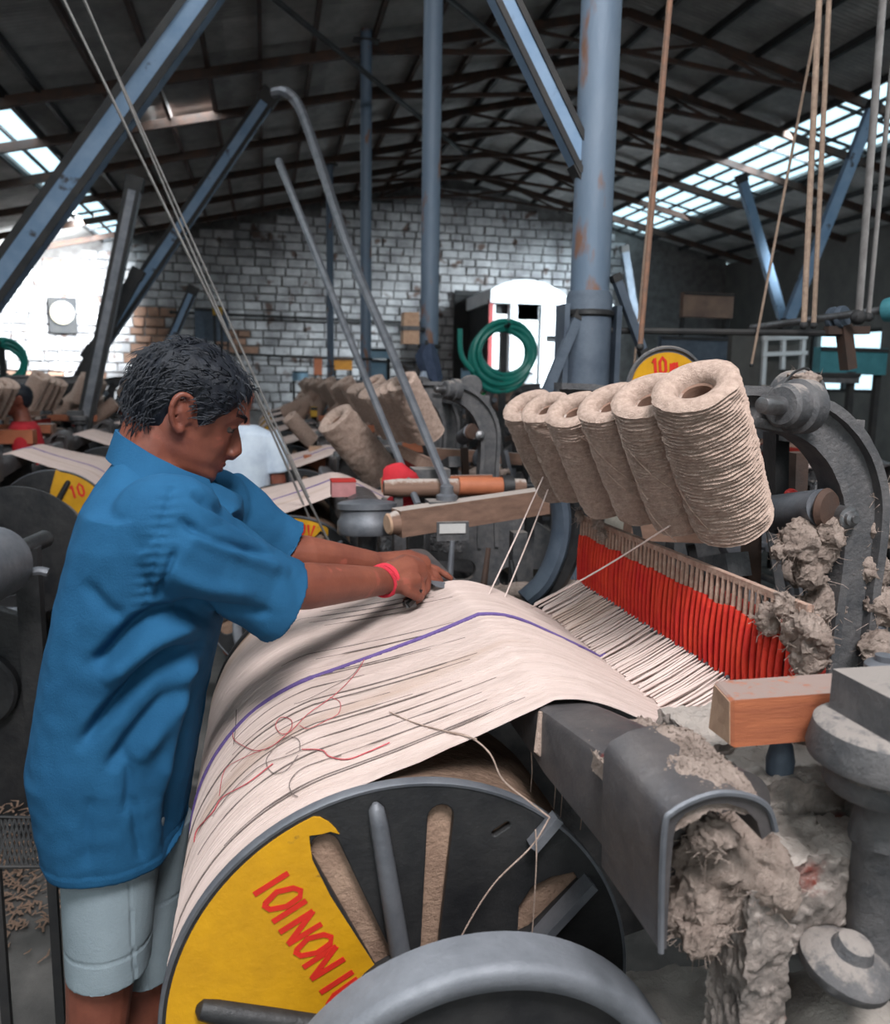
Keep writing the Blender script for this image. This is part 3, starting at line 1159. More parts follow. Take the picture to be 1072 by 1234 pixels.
# a pale thread that slides off the sheet's edge and hangs over the flange
th = on_sheet([(540, 884), (566, 890)], .003) + [P(590, 908, Y=.99), P(606, 940, Y=.985), P(640, 968, Y=.985), P(662, 985, Y=.985)]
MB().tube(bez(th, 6), .0013, 5).build('loose_pale_yarn', M['jute'], sheet)
th = [P(645, 1000, Y=.975), P(646, 1040, Y=.975), P(641, 1125, Y=.98)]
MB().tube(bez(th, 6), .0011, 5).build('loose_pale_yarn', M['jute'], sheet)
th = [P(662, 985, Y=.984), P(640, 1020, Y=.98), P(595, 1065, Y=.98), P(560, 1120, Y=.98), P(540, 1165, Y=.98)]
MB().tube(bez(th, 6), .0012, 5).build('loose_pale_yarn', M['jute'], sheet)
for px, y0, y1 in ((640, 905, 955), (668, 930, 975), (676, 935, 985), (700, 960, 1000), (710, 965, 995)):
    MB().tube([P(px, y0, Y=1.1), P(px + 1, (y0 + y1) / 2, Y=1.1), P(px - 1, y1, Y=1.1)], .0009, 4).build('loose_pale_yarn', M['jute'], sheet)

# ---------------------------------------------------------------- loom frame
loom = thing('loom', (.6, 1.4, 0), 'nearest cast iron jute loom, caked in lint, with a grey beam end and red healds', 'loom')

# back beam: a channel with a flat left flank and rounded top
def beam_sec(Y, xl, xr, zt, zb):
    pts = [(xl, zb), (xl, zt - .012), (xl + .004, zt - .004), (xl + .012, zt)]
    for k in range(9):
        a = PI / 2 - (PI / 2) * k / 8
        pts.append((xr - .045 + .045 * math.cos(a), zt - .045 + .045 * math.sin(a)))
    pts.append((xr, zb))
    return [Vector((x, Y, z)) for x, z in pts]


bm_ = MB()
bm_.rings([beam_sec(2.16, .362, .44, 1.135, 1.05), beam_sec(1.7, .362, .445, 1.135, 1.06), beam_sec(1.05, .358, .470, 1.137, 1.065), beam_sec(1.0, .359, .477, 1.146, 1.06), beam_sec(.80, .399, .565, 1.146, 1.02)])
bm_.build('back_beam', M['ironpaint'], loom, 35)
# beam end: thick arch-shaped cap
arch = [(795, 1146), (796, 1060), (800, 992), (808, 978), (832, 964), (862, 955), (890, 956), (912, 963), (926, 976), (933, 1000)]
inner = [(918, 1012), (912, 990), (898, 975), (876, 968), (850, 970), (826, 980), (815, 992), (811, 1010), (806, 1070), (803, 1143)]
out = [P(*q, Y=.70) for q in arch] + [P(*q, Y=.70) for q in inner]
sh = Vector((-.012, .125, .018))
cap = MB()
n = len(out)
fs = []
m_ = len(arch)
back = [p + sh for p in out]
quads = []
for j in range(m_ - 1):
    a, b, c, d = j, j + 1, n - 2 - j, n - 1 - j
    quads.append((a, b, c, d))
    quads.append((n + d, n + c, n + b, n + a))
for j in range(n):
    k = (j + 1) % n
    quads.append((j, k, n + k, n + j))
cap.add(out + back, quads)
cap.build('beam_end_cap', M['ironpaint'], loom, 35)
ed = MB()
ed.tube(bez([p + Vector((0, -.002, 0)) for p in out[:m_]], 4), .0035, 6)
ed.build('cap_lip', M['greysteel'], loom)
MB().tube([P(651, 858, Y=1.02), P(648, 905, Y=1.02), P(656, 915, Y=1.02)], [.003, .006, .002], 6).build('yarn_tuft', M['jute'], loom)
# lint in and on the cap
li = MB()
lint_mb(li, P(868, 1040, Y=.79), (.062, .05, .055), 160, 1)
lint_mb(li, P(855, 1010, Y=.735), (.022, .02, .02), 60, 2)
lint_mb(li, P(905, 1060, Y=.76), (.05, .04, .05), 100, 3)
lint_mb(li, P(835, 1095, Y=.77), (.035, .04, .04), 80, 4)
lint_mb(li, P(840, 1120, Y=.75), (.03, .03, .02), 60, 14)
li.build('lint_clump', M['lint'], loom, 80, kind='stuff')
rn = random.Random(3)
hp_ = MB()                                       # lint settled on the beam and its cap: one low uneven heap
NXh, NYh = 110, 70
top_z = lambda x, u: 0
capline = sorted([(p.x, p.z) for p in bez([out[k] for k in range(3, 10)], 4)])
def cap_z(x):
    for (x0, z0), (x1, z1) in zip(capline, capline[1:]):
        if x0 <= x <= x1 and x1 > x0:
            return z0 + (z1 - z0) * (x - x0) / (x1 - x0)
    return capline[0][1] if x < capline[0][0] else capline[-1][1]
vs, fs = [], []
for i in range(NXh + 1):
    for j in range(NYh + 1):
        x = capline[0][0] - .004 + (capline[-1][0] - capline[0][0]) * i / NXh
        y = .704 + .27 * j / NYh
        zc_ = cap_z(x - sh.x * min(1, (y - .70) / .125))
        zb_ = 1.147 - max(0, x - .50) ** 2 * 6
        zz = zc_ + sh.z * (y - .70) / .125 if y < .825 else zb_
        cov = math.exp(-((x - .505) / .072) ** 2 - ((y - .78) / .085) ** 2) * 1.5 + .35 * noise.noise(Vector((x * 22, y * 22, 4)))
        h = -.0085 + .0165 * min(1, cov) - (.02 if j == 0 or i in (0, NXh) else 0) + .0035 * noise.noise(Vector((x * 90, y * 90, 0))) + .0022 * noise.noise(Vector((x * 260, y * 260, 0)))
        vs.append((x, y, zz + h))
for i in range(NXh):
    for j in range(NYh):
        a = i * (NYh + 1) + j
        fs.append((a, a + NYh + 1, a + NYh + 2, a + 1))
hp_.add(vs, fs)
li = MB()
li.add(hp_.v, hp_.f)
for i in range(1200):
    v = Vector(vs[rn.randrange(len(vs))])
    s_ = rn.uniform(.0008, .0024)
    if v.z > 1.10:
        li.box(v + Vector((0, 0, .001)), (s_, s_, s_), Matrix.Rotation(rn.random() * 6, 3, (rn.random(), rn.random(), 1)), s_ * .25)
li.build('settled_lint', M['lint'], loom, 60, kind='stuff')

# bracket casting on the right
bk = MB()
c = P(1010, 1040, Y=.80)
rbox(c, (.26, .14, .105), 90, 48, 36, .011, 28, 1, bk)
bk.rough(.0035, 120, 4)
bk.build('bracket_arm', M['ironcaked'], loom, 60)
bk = MB()
c0_, c1_ = P(892, 1085, Y=.76), P(888, 1500, Y=.76)
rbox((c0_ + c1_) / 2 + Vector((0, 0, .01)), (.058, .07, (c0_ - c1_).length + .04), 30, 30, 160, .007, 34, 5, bk)
bk.rough(.003, 130, 4)
bk.build('bracket_post', M['ironcaked'], loom, 60)
bk = MB()
rbox(P(968, 945, Y=.88), (.20, .11, .07), 60, 36, 24, .012, 24, 8, bk)
rbox(P(880, 890, Y=.98), (.16, .12, .05), 50, 36, 18, .010, 24, 9, bk)
bk.rough(.003, 120, 4)
bk.build('side_casting', M['ironcaked'], loom, 60)
# spindle, pulley and washer at the right edge
sp = P(1062, 1000, Y=.72)
MB().lathe([(.028, -.16), (.028, -.02), (.034, -.01), (.030, .02), (.030, .05)], sp, (0, 0, 1), 28).rough(.0015, 60).build('spindle', M['irondusty'], loom)
MB().lathe([(.03, .045), (.060, .047), (.064, .052), (.064, .070), (.06, .074), (.066, .078), (.082, .082), (.084, .09), (.078, .118), (.07, .123), (.03, .123)], sp, (0, 0, 1), 40).build('pulley', M['irondusty'], loom)
MB().box(sp + Vector((.025, 0, .145)), (.13, .10, .045)).rough(.001, 30).build('pulley_block', M['irondusty'], loom)
w_ = P(1018, 1162, Y=.70)
MB().lathe([(.01, -.012), (.040, -.014), (.048, -.006), (.049, .004), (.042, .013), (.022, .020), (.018, .032), (.012, .034)], w_, (.15, -.25, 1), 36).rough(.001, 50).build('collar_washer', M['irondusty'], loom)
bs = MB()
bs.lathe([(.14, -.7), (.13, -.2), (.11, -.06), (.075, -.03), (.045, -.012), (.02, 0)], P(1010, 1195, Y=.76), (0, 0, 1), 40)
bs.rough(.008, 30, 2)
bs.build('pedestal', M['ironcaked'], loom, 60)
# wooden picking arm
p8 = [P(881, 844, Y=.80), P(881, 901, Y=.80), P(853, 879, Y=.87), P(860, 821, Y=.87)]
ext = Vector((.42, -.012, .006))
wb = MB()
inset = [(p - sum(p8, Vector()) / 4) for p in p8]
r0 = [p + ext * .022 * 0 for p in p8]
wb.rings([[sum(p8, Vector()) / 4 + v * .93 for v in inset], [p + Vector((.004, 0, 0)) for p in p8], [p + ext for p in p8]])
arm = wb.build('picking_arm', M['wood'], loom, 20)
e_ = MB()
e_.rings([[sum(p8, Vector()) / 4 + v * .90 + Vector((-.0012, 0, 0)) for v in inset], [sum(p8, Vector()) / 4 + v * .90 + Vector((.001, 0, 0)) for v in inset]])
e_.build('end_grain', M['woodend'], arm, 20)
nt = P(1062, 830, Y=.82)
MB().lathe([(.036, 0), (.036, .006), (.022, .008), (.022, .03), (.018, .034), (.011, .035), (.011, .042)], nt, (0, 0, 1), 6 * 4).build('arm_bolt', M['greysteel'], loom)
b_ = P(940, 915, Y=.85)
MB().lathe([(.008, -.05), (.008, -.02), (.016, -.018), (.017, .0), (.013, .02), (.006, .03)], b_, (0, 0, 1), 14).build('blue_bolt', M['columnlow'], loom)

# arched side frames: web with raised edges
def arch_frame(y, name='arch_frame', m='irondusty'):
    cl = [(P(px, py, Y=1.29).x, P(px, py, Y=1.29).z) for px, py in ((862, 488), (890, 489), (925, 492), (968, 502), (1000, 524), (1024, 560), (1036, 605), (1034, 660), (1026, 720), (1018, 790), (1012, 850), (1008, 930))]
    wd = [.052, .052, .055, .062, .070, .075, .075, .071, .071, .073, .076, .08]
    pts = bez([(a, 0, b) for a, b in cl], 5)
    ws = [bez([(w, 0, 0) for w in wd], 5)[i].x for i in range(len(pts))]
    web, rim = MB(), MB()
    rings, r1, r2 = [], [], []
    for i, p in enumerate(pts):
        t = (pts[min(i + 1, len(pts) - 1)] - pts[max(i - 1, 0)]).normalized()
        nrm = Vector((-t.z, 0, t.x))
        w = ws[i] / 2
        q = Vector((p.x, y, p.z))
        rings.append([q + nrm * w + Vector((0, -.010, 0)), q - nrm * w + Vector((0, -.010, 0)), q - nrm * w + Vector((0, .010, 0)), q + nrm * w + Vector((0, .010, 0))])
        for rr, s in ((r1, 1), (r2, -1)):
            e = q + nrm * w * s
            rr.append([e + nrm * .008 + Vector((0, -.030, 0)), e - nrm * .008 + Vector((0, -.030, 0)), e - nrm * .008 + Vector((0, .03, 0)), e + nrm * .008 + Vector((0, .03, 0))])
    web.rings(rings)
    o = web.build(name, M[m], loom, 30)
    for rr in (r1, r2):
        MB().rings(rr).rough(.0012, 80).build('edge_flange', M[m], o, 50)
    return o


arch_frame(1.30)
arch_frame(2.08)
# lower side frames down to the floor
for y in (1.30, 2.08):
    sf = plate([[(.30, 0), (.42, 0), (.50, .55), (.80, .62), (1.25, .55), (1.38, 0), (1.52, 0), (1.5, .8), (1.2, 1.02), (.93, 1.06), (.85, 1.06), (.80, .95), (.50, .98), (.47, 1.06), (.36, 1.06), (.36, .8)], slot((.62, .76), (.95, .76), .05), slot((1.15, .72), (1.32, .70), .05)], y - .015, .035, .004)
    sf.build('side_frame', M['irondusty'], loom, 30)
for x, z, r in ((.45, .30, .022), (1.3, .30, .022), (1.42, .86, .03)):
    MB().cyl((x, 1.29, z), (x, 2.09, z), r).build('tie_bar', M['irondusty'], loom)
MB().cyl((1.40, 1.33, .66), (1.40, 2.05, .66), .10, .10, 32).build('cloth_roll', M['cloth'], loom)
# boss and bolt on the arch
bo = P(943, 489, Y=1.24)
ax = (Vector((-1, -.35, .03))).normalized()
MB().lathe([(.034, -.065), (.046, -.06), (.046, -.032), (.038, -.028), (.037, 0), (.031, .006), (.016, .006)], bo, ax, 32).build('boss', M['irondusty'], loom)
bl = MB().lathe([(.0155, 0), (.0155, .048), (.013, .054), (.006, .056)], bo, ax, 20)
bl.build('bolt', M['steel'], loom)
b2 = P(1026, 625, Y=1.25)
MB().lathe([(.020, .03), (.020, .006), (.013, .004), (.013, -.004), (.007, -.006), (.007, -.012)], b2, (0, 1, 0), 24).build('bolt', M['steel'], loom)
# crown bearing on top of the arch
MB().lathe([(.045, -.025), (.05, -.02), (.05, .02), (.045, .025)], P(960, 478, Y=1.42), (0, 1, 0), 24).build('crown_wheel', M['irondusty'], loom)
lc = MB()
lint_mb(lc, P(968, 456, Y=1.40), (.03, .03, .012), 40, 31)
lc.build('lint_clump', M['lint'], loom, 80, kind='stuff')
MB().tube(bez([P(946, 462, Y=1.37), P(955, 450, Y=1.37), P(968, 444, Y=1.37), P(975, 446, Y=1.37)], 5), .0025, 6).build('oil_wire', M['black'], loom)
# top rail, spool rail
MB().bar((1.02, 1.30, 1.50), (1.02, 2.08, 1.50), .05, .05).rough(.001, 30).build('top_rail', M['irondusty'], loom)
SPX = .66
MB().bar((SPX + .085, 1.24, 1.35), (SPX + .085, 2.10, 1.35), .02, .035).build('spool_rail', M['irondusty'], loom)
# lint hanging on the frame's inner side
lc = MB()
for i, (px, py, Y, r) in enumerate(((965, 655, 1.14, .034), (985, 668, 1.14, .030), (945, 660, 1.15, .022), (975, 690, 1.14, .028), (1000, 640, 1.12, .022), (990, 730, 1.15, .030), (980, 770, 1.15, .034), (965, 745, 1.16, .03), (960, 790, 1.12, .03), (1050, 690, 1.15, .03), (1062, 640, 1.15, .028), (1065, 730, 1.13, .032), (1060, 600, 1.15, .022), (1058, 780, 1.1, .03))):
    lint_mb(lc, P(px, py, Y=Y + .15), (r * 1.12, r * .9, r * 1.12), 50, 40 + i, .014)
lc.build('hanging_lint', M['lint'], loom, 80, kind='stuff')
# roller and rods behind the spools
MB().cyl(P(925, 618, Y=1.45), P(992, 612, Y=1.28), .034, .034, 24).build('temple_roller', M['greysteel'], loom)
MB().lathe([(.034, 0), (.036, .003), (.030, .012), (.012, .014)], P(992, 612, Y=1.28), (.4, -1, 0), 24).build('roller_end', M['rust'], loom)
MB().ball(P(953, 596, Y=1.4), (.014, .012, .012), 12, 8).build('red_cap', M['redpaint'], loom)
for px, y0, y1, Y, w in ((935, 520, 640, 1.5, .045), (905, 640, 760, 1.55, .03), (960, 545, 600, 1.6, .04), (1000, 545, 640, 1.7, .05)):
    MB().bar(P(px, y0, Y=Y), P(px - 2, y1, Y=Y), w, .03).build('lever', M['black' if w > .04 else 'rust'], loom)
MB().bar(P(752, 690, Y=1.72), P(905, 718, Y=1.2), .02, .045).build('reed_cap', M['irondusty'], loom)
MB().bar(P(760, 700, Y=1.85), P(890, 680, Y=1.5), .06, .05).build('lay_beam', M['irondusty'], loom)
for k in range(9):
    y = 1.2 + .095 * k
    MB().cyl((HX + .16, y, 1.02), (HX + .16, y, 1.20), .012, .012, 8).build('lay_rod', M['black'], loom)

# fittings crowded inside the frame behind the healds
rf = random.Random(77)
for k in range(14):
    x, y = rf.uniform(.86, 1.5), rf.uniform(1.36, 2.05)
    z0, z1 = rf.uniform(.75, .95), rf.uniform(1.05, 1.42)
    MB().bar((x, y, z0), (x + rf.uniform(-.12, .12), y + rf.uniform(-.05, .05), z1), rf.uniform(.016, .035), .02).build('lever', M[rf.choice(('irondusty', 'black', 'rust', 'greysteel'))], loom)
for k in range(6):
    x, y, z = rf.uniform(.9, 1.5), rf.uniform(1.4, 2.05), rf.uniform(1.0, 1.25)
    r_ = rf.uniform(.035, .08)
    MB().lathe([(.012, -.02), (r_, -.02), (r_ + .006, -.01), (r_ + .006, .01), (r_, .02), (.012, .02)], (x, y, z), (rf.uniform(-.5, .5), 1, rf.uniform(-.3, .3)), 20).build('gear', M[rf.choice(('irondusty', 'greysteel', 'black'))], loom)
    MB().cyl((x, y - .12, z), (x, y + .12, z), .011, .011, 8).build('gear_shaft', M['greysteel'], loom)
for k in range(5):
    c = Vector((rf.uniform(.86, 1.5), rf.uniform(1.36, 2.0), rf.uniform(1.02, 1.2)))
    MB().ball(c, (rf.uniform(.03, .06), .04, .03), 12, 8, .6, 12).rough(.008, 40).build('lint_lump', M['lint'], loom, 80)
MB().bar((.82, 1.32, 1.06), (1.5, 1.32, 1.0), .03, .05).build('frame_tie', M['rust'], loom)
MB().bar((.9, 1.95, 1.22), (1.55, 1.95, 1.18), .05, .06).build('wood_rail', M['woodgrey'], loom)
# healds: red cords between a pale head bar and a wired foot bar
hf = MB()
ztop, zlow = 1.272, HZ
ya, yb = .965, 1.86
hf.bar((HX + .004, ya + .03, ztop + .002), (HX + .004, yb + .02, ztop - .008), .012, .010)
hframe = hf.rough(.002, 60).build('heald_frame', M['healdtop'], loom)
fb = MB()
for i in range(120):                              # wire loops along the foot
    y = ya + (yb - ya) * i / 119
    fb.ball((HX + rn.uniform(-.003, .003), y, zlow + rn.uniform(-.004, .003)), (.004, .005, .004), 6, 4)
fb.bar((HX, ya, zlow - .003), (HX, yb, zlow - .003), .006, .006)
fb.build('foot_wire', M['greysteel'], hframe)
NC = 52
for i in range(NC):
    y = ya + (yb - ya) * (i + .5) / NC
    zm = zlow + (ztop - zlow) * (.70 + .05 * noise.noise(Vector((i * .3, 0, 0))) + .02 * rn.random())
    dx = rn.uniform(-.002, .002)
    pts = [(HX, y, zlow), (HX + dx - .003, y + rn.uniform(-.0015, .0015), (zlow + zm) / 2), (HX, y, zm)]
    MB().tube(bez(pts, 3), .0056, 6).build('heald_cord', M['heald'], hframe, 80)
tp = MB()
for i in range(NC):
    y = ya + (yb - ya) * (i + .5) / NC
    tp.tube([(HX + .001, y, zlow + (ztop - zlow) * .66), (HX + .001, y + rn.uniform(-.002, .002), ztop)], [.0045, .0036], 5)
tp.build('pale_cord_tops', M['healdtop'], hframe, 80, kind='stuff')
bkc = MB()
for i in range(NC):
    y = ya + (yb - ya) * (i + 1) / NC
    bkc.tube([(HX + .022, y, zlow - .01), (HX + .022, y, zlow + (ztop - zlow) * .78)], .0068, 5)
bkc.build('rear_cords', M['healddark'], hframe, 80, kind='stuff')
lc = MB()
for i, (y, z, r) in enumerate(((1.0, 1.24, .026), (1.03, 1.27, .02), (1.07, 1.235, .022), (.97, 1.21, .03), (.955, 1.17, .026), (.96, 1.25, .03), (1.72, 1.275, .018), (1.70, 1.25, .012), (1.84, 1.27, .014))):
    lint_mb(lc, (HX - .012, y, z), (r * .6, r, r), 40, 70 + i, .010)
lc.build('lint_clump', M['lint'], hframe, 80, kind='stuff')
rnd = random.Random(9)
fz = MB()
for i in range(116):                              # warp ends rising into the healds, pair by pair
    y = ya + (yb - ya) * (i + .5) / 116
    p = Vector((HX - .105 + rnd.uniform(-.01, .006), y - .004 + rnd.uniform(-.003, .003), 1.056))
    q = Vector((HX - .003, y + rnd.uniform(-.002, .002), zlow + rnd.uniform(-.003, .004)))
    fz.tube([p, p.lerp(q, .5) + Vector((0, 0, -.002)), q], [.0026, .0022, .0018], 5)
fz.build('warp_ends', M['jutesheet'], hframe, 80, kind='stuff')

# brake wheel at the bottom
wc = P(581, 1407, Y=.80)
rw_ = (P(581, 1160, Y=.80) - wc).length
wh = MB()
wh.lathe([(rw_ - .034, -.002), (rw_ - .030, -.010), (rw_ - .010, -.014), (rw_ - .003, -.010), (rw_, 0), (rw_, .05), (rw_ - .034, .05)], wc, (0, 1, 0), 96, cap=False)
wheel = wh.build('brake_wheel', M['wheel'], loom, 60)
MB().lathe([(rw_ - .032, .006), (.05, .012), (.05, .03), (rw_ - .032, .03)], wc, (0, 1, 0), 96, cap=True).rough(.001, 40).build('wheel_disc', M['black'], wheel)
MB().lathe([(.05, -.02), (.05, .22)], wc, (0, 1, 0), 24).build('wheel_hub', M['black'], wheel)
# caked base behind the wheel
bs = MB()
rbox(P(790, 1245, Y=.95), (.20, .12, .10), 20, 12, 10, .012, 24, 3, bs)
bs.bar(P(700, 1135, Y=1.02), P(745, 1212, Y=1.0), .03, .02)
bs.build('base_casting', M['ironcaked'], loom, 60)

# ---------------------------------------------------------------- jute spools
def spool_meshes():
    L, R = .268, .060
    yarn = MB()
    turns = 50
    prof_ = [(.030, 0.001)]
    prof_ += [(.052, 0.0), (.058, .003)]
    vs = []
    nA = 48
    turns = 40
    rows = turns * 4
    for k in range(rows + 1):
        h = .004 + (L - .008) * k / rows
        ph = 2 * PI * k / 4
        base = R * (1 + .035 * math.sin(PI * k / rows))
        ring = []
        for j in range(nA):
            a = 2 * PI * j / nA
            hh_ = h + .007 * math.sin(a + 2.2 * noise.noise(Vector((k * .018, 1, 2)))) * min(1, 6 * k / rows, 6 * (1 - k / rows))
            r = base + .0027 * math.cos(ph) + .0034 * noise.noise(Vector((math.cos(a) * 2.2, math.sin(a) * 2.2, h * 60))) + .0014 * noise.noise(Vector((math.cos(a) * 9, math.sin(a) * 9, h * 400)))
            ring.append(Vector((r * math.cos(a), r * math.sin(a), -hh_)))
        vs.append(ring)
    top = [[Vector((rr * math.cos(2 * PI * j / nA), rr * math.sin(2 * PI * j / nA), -zz)) for j in range(nA)] for rr, zz in ((.026, .06), (.027, .012), (.031, .003), (.040, -.001), (.050, -.003), (.057, 0))]
    bot = [[Vector((rr * math.cos(2 * PI * j / nA), rr * math.sin(2 * PI * j / nA), -L + zz)) for j in range(nA)] for rr, zz in ((.056, 0), (.045, -.003), (.02, -.002))]
    yarn.rings(top + vs + bot)
    return yarn


SPM = spool_meshes()
for i, v in enumerate(SPM.v):
    pass
SP_AX = Vector((-.49, -.34, .80)).normalized()


def make_spool(loc, label, group=None, ax=SP_AX, spin=0.0, scale=1.0, coil=True):
    t = thing('jute_spool', loc, label, 'spool', group)
    q = Vector((0, 0, 1)).rotation_difference(Vector(ax)) @ Matrix.Rotation(spin, 3, 'Z').to_quaternion()
    t.rotation_mode = 'QUATERNION'
    t.rotation_quaternion = q
    t.scale = (scale,) * 3
    for nm, data in SPOOL.items():
        o = link(nm, data, t)
    return t


SPOOL = {}
_t = bpy.data.meshes.new('yarn')
_t.from_pydata([v for v in SPM.v], [], SPM.f)
finish(_t, M['jute'], 80)
SPOOL['yarn'] = _t
_m = MB()
_m.lathe([(.022, -.20), (.022, -.02), (.0255, -.018), (.0255, -.20)], (0, 0, 0), (0, 0, 1), 28, cap=False)
_t = bpy.data.meshes.new('core')
_t.from_pydata([v for v in _m.v], [], _m.f)
finish(_t, M['woodgrey'], 40)
SPOOL['core'] = _t
_m = MB()
for zz, ph in ((-.03, .4), (-.07, 2.0), (-.12, .9)):
    pts = []
    for j in range(15):
        a = ph + .12 * j
        pts.append((.0645 * math.cos(a), .0645 * math.sin(a), zz - .011 * j))
    _m.tube(pts, .0013, 5)
_t = bpy.data.meshes.new('loose_coil')
_t.from_pydata([v for v in _m.v], [], _m.f)
finish(_t, M['jute'], 60)
SPOOL['loose_coil'] = _t

spots_ = [((836, 462), 1.17, 1.08, 'nearest and largest jute spool, with a wide open hollow end'),
          ((780, 474), 1.285, 1.02, 'jute spool with a coiled end, next behind the largest one'),
          ((734, 483), 1.42, .97, 'third jute spool back from the largest, with a shallow ringed end'),
          ((690, 491), 1.58, .95, 'fourth jute spool back from the largest, thread trailing to the healds'),
          ((656, 489), 1.74, .90, 'fifth jute spool back from the largest, mostly hidden by its neighbours'),
          ((634, 487), 1.86, .97, 'farthest jute spool of the front row, two threads running down from it')]
for i, (px, Y, sc, lab) in enumerate(spots_):
    make_spool(P(*px, Y=Y), lab, 'jute spools on the nearest loom', spin=i * 1.3, scale=sc)
    b = P(*px, Y=Y) - SP_AX * .2
    MB().cyl(b, Vector((SPX + .075, b.y + .02, 1.36)), .008).build('spool_peg', M['steel'], loom)

# threads running down from the spools
t = thing('feed_thread', P(655, 575, Y=1.80), 'pair of white threads running down from the farthest front spool to the warp', 'thread')
for a, b in (((654, 575), (589, 716)), ((660, 590), (608, 720))):
    q = s_of_px(*b)[1]
    MB().tube([P(*a, Y=1.80), P(*a, Y=1.80).lerp(q, .5) + Vector((0, 0, -.004)), q], .0018, 5).build('thread', M['jutesheet'], t)
t = tag(MB().tube(bez([P(806, 634, Y=1.30), P(740, 676, Y=1.42), P(690, 705, Y=1.5), P(640, 732, Y=1.60)], 5), .0018, 5).build('feed_thread', M['jutesheet']), 'single pale thread slanting down across the red healds', 'thread')

# ================================================================== people
skin = mat('brown_skin', (.225, .072, .044), (.16, .048, .031), 14, .46, 0, .12, 160, spots=((.27, .075, .05), 26, .62))
hairm = mat('black_hair', (.008, .009, .013), (.019, .022, .030), 90, .5, 0, .3, 200, spec=.22, stretch=(1, 1, .4), lo=.45, hi=.8)
shirtm = mat('blue_cotton', (.016, .088, .185), (.012, .070, .152), 7, .85, 0, .25, 260, spec=.15)
shortsm = mat('grey_cotton', (.24, .285, .31), (.20, .24, .265), 8, .9, 0, .25, 200, spec=.1)
eyem = mat('eye_white', (.07, .052, .045), (.05, .04, .035), 20, .25, 0, 0)
irism = mat('dark_iris', (.012, .008, .006), None, 20, .2, 0, 0)
lipm = mat('lip_skin', (.17, .05, .04), (.13, .04, .035), 30, .5, 0, .1, 200)
redband = mat('red_thread_band', (.62, .03, .05), (.48, .02, .04), 60, .8, 0, .4, 300)


def remesh(mb, name, voxel, smooth=4, m=None, parent=None, post=None):
    me = bpy.data.meshes.new('tmp')
    me.from_pydata(list(mb.v), [], mb.f)
    bm = bmesh.new()
    bm.from_mesh(me)
    bmesh.ops.recalc_face_normals(bm, faces=bm.faces)
    bm.to_mesh(me)
    bm.free()
    ob = bpy.data.objects.new('tmp', me)
    COL.objects.link(ob)
    r = ob.modifiers.new('r', 'REMESH')
    r.mode = 'VOXEL'
    r.voxel_size = voxel
    if smooth:
        k = ob.modifiers.new('s', 'SMOOTH')
        k.iterations = smooth
        k.factor = .5
    dg = bpy.context.evaluated_depsgraph_get()
    out = bpy.data.meshes.new_from_object(ob.evaluated_get(dg))
    bpy.data.objects.remove(ob)
    bpy.data.meshes.remove(me)
    out.name = name
    o0 = org(parent)
    nrm = [v.normal.copy() for v in out.vertices]
    for v, n_ in zip(out.vertices, nrm):
        p = v.co.copy()
        if post:
            p = post(p, n_)
        v.co = p - o0
    out.materials.clear()
    out.materials.append(m)
    out.polygons.foreach_set('use_smooth', [True] * len(out.polygons))
    out.update()
    return link(name, out, parent)


def interp(tab, z):
    if z <= tab[0][0]:
        return tab[0][1]
    for (a, p), (b, q) in zip(tab, tab[1:]):
        if z <= b:
            t = (z - a) / (b - a)
            t = t * t * (3 - 2 * t) * .5 + t * .5
            return p + (q - p) * t
    return tab[-1][1]


H_F = [(-.125, .040), (-.118, .062), (-.105, .081), (-.092, .088), (-.078, .085), (-.066, .088), (-.055, .089), (-.04, .087), (-.02, .085), (0, .084), (.012, .092), (.022, .095), (.045, .093), (.07, .082), (.09, .060), (.103, .036), (.112, .004)]
H_B = [(-.125, -.005), (-.10, -.035), (-.08, -.058), (-.05, -.078), (-.02, -.094), (.02, -.104), (.05, -.102), (.075, -.088), (.095, -.060), (.106, -.032), (.112, -.004)]
H_W = [(-.125, .014), (-.115, .032), (-.10, .044), (-.085, .052), (-.06, .061), (-.03, .068), (0, .072), (.03, .076), (.055, .074), (.075, .065), (.095, .046), (.106, .026), (.112, .004)]


def head_ring(z, n, grow=0.0):
    xf, xb, w = interp(H_F, z), interp(H_B, z), interp(H_W, z)
    out = []
    for j in range(n):
        a = 2 * PI * j / n
        c, s = math.cos(a), math.sin(a)
        e = .86
        cx = math.copysign(abs(c) ** e, c)
        sy = math.copysign(abs(s) ** e, s)
        x = (xf if c > 0 else -xb) * cx
        y = w * sy
        # eye sockets, cheeks
        if c > 0:
            ay = abs(y)
            d = math.exp(-((ay - .033) / .015) ** 2 - ((z - .002) / .011) ** 2)
            x -= .011 * d
            x += .004 * math.exp(-((ay - .047) / .016) ** 2 - ((z + .024) / .018) ** 2)
            x += .004 * math.exp(-((ay - .03) / .018) ** 2 - ((z - .022) / .008) ** 2)
            x -= .004 * math.exp(-((ay - .035) / .012) ** 2 - ((z + .058) / .018) ** 2)
        out.append(Vector((x + grow * cx, y + grow * sy, z)))
    return out


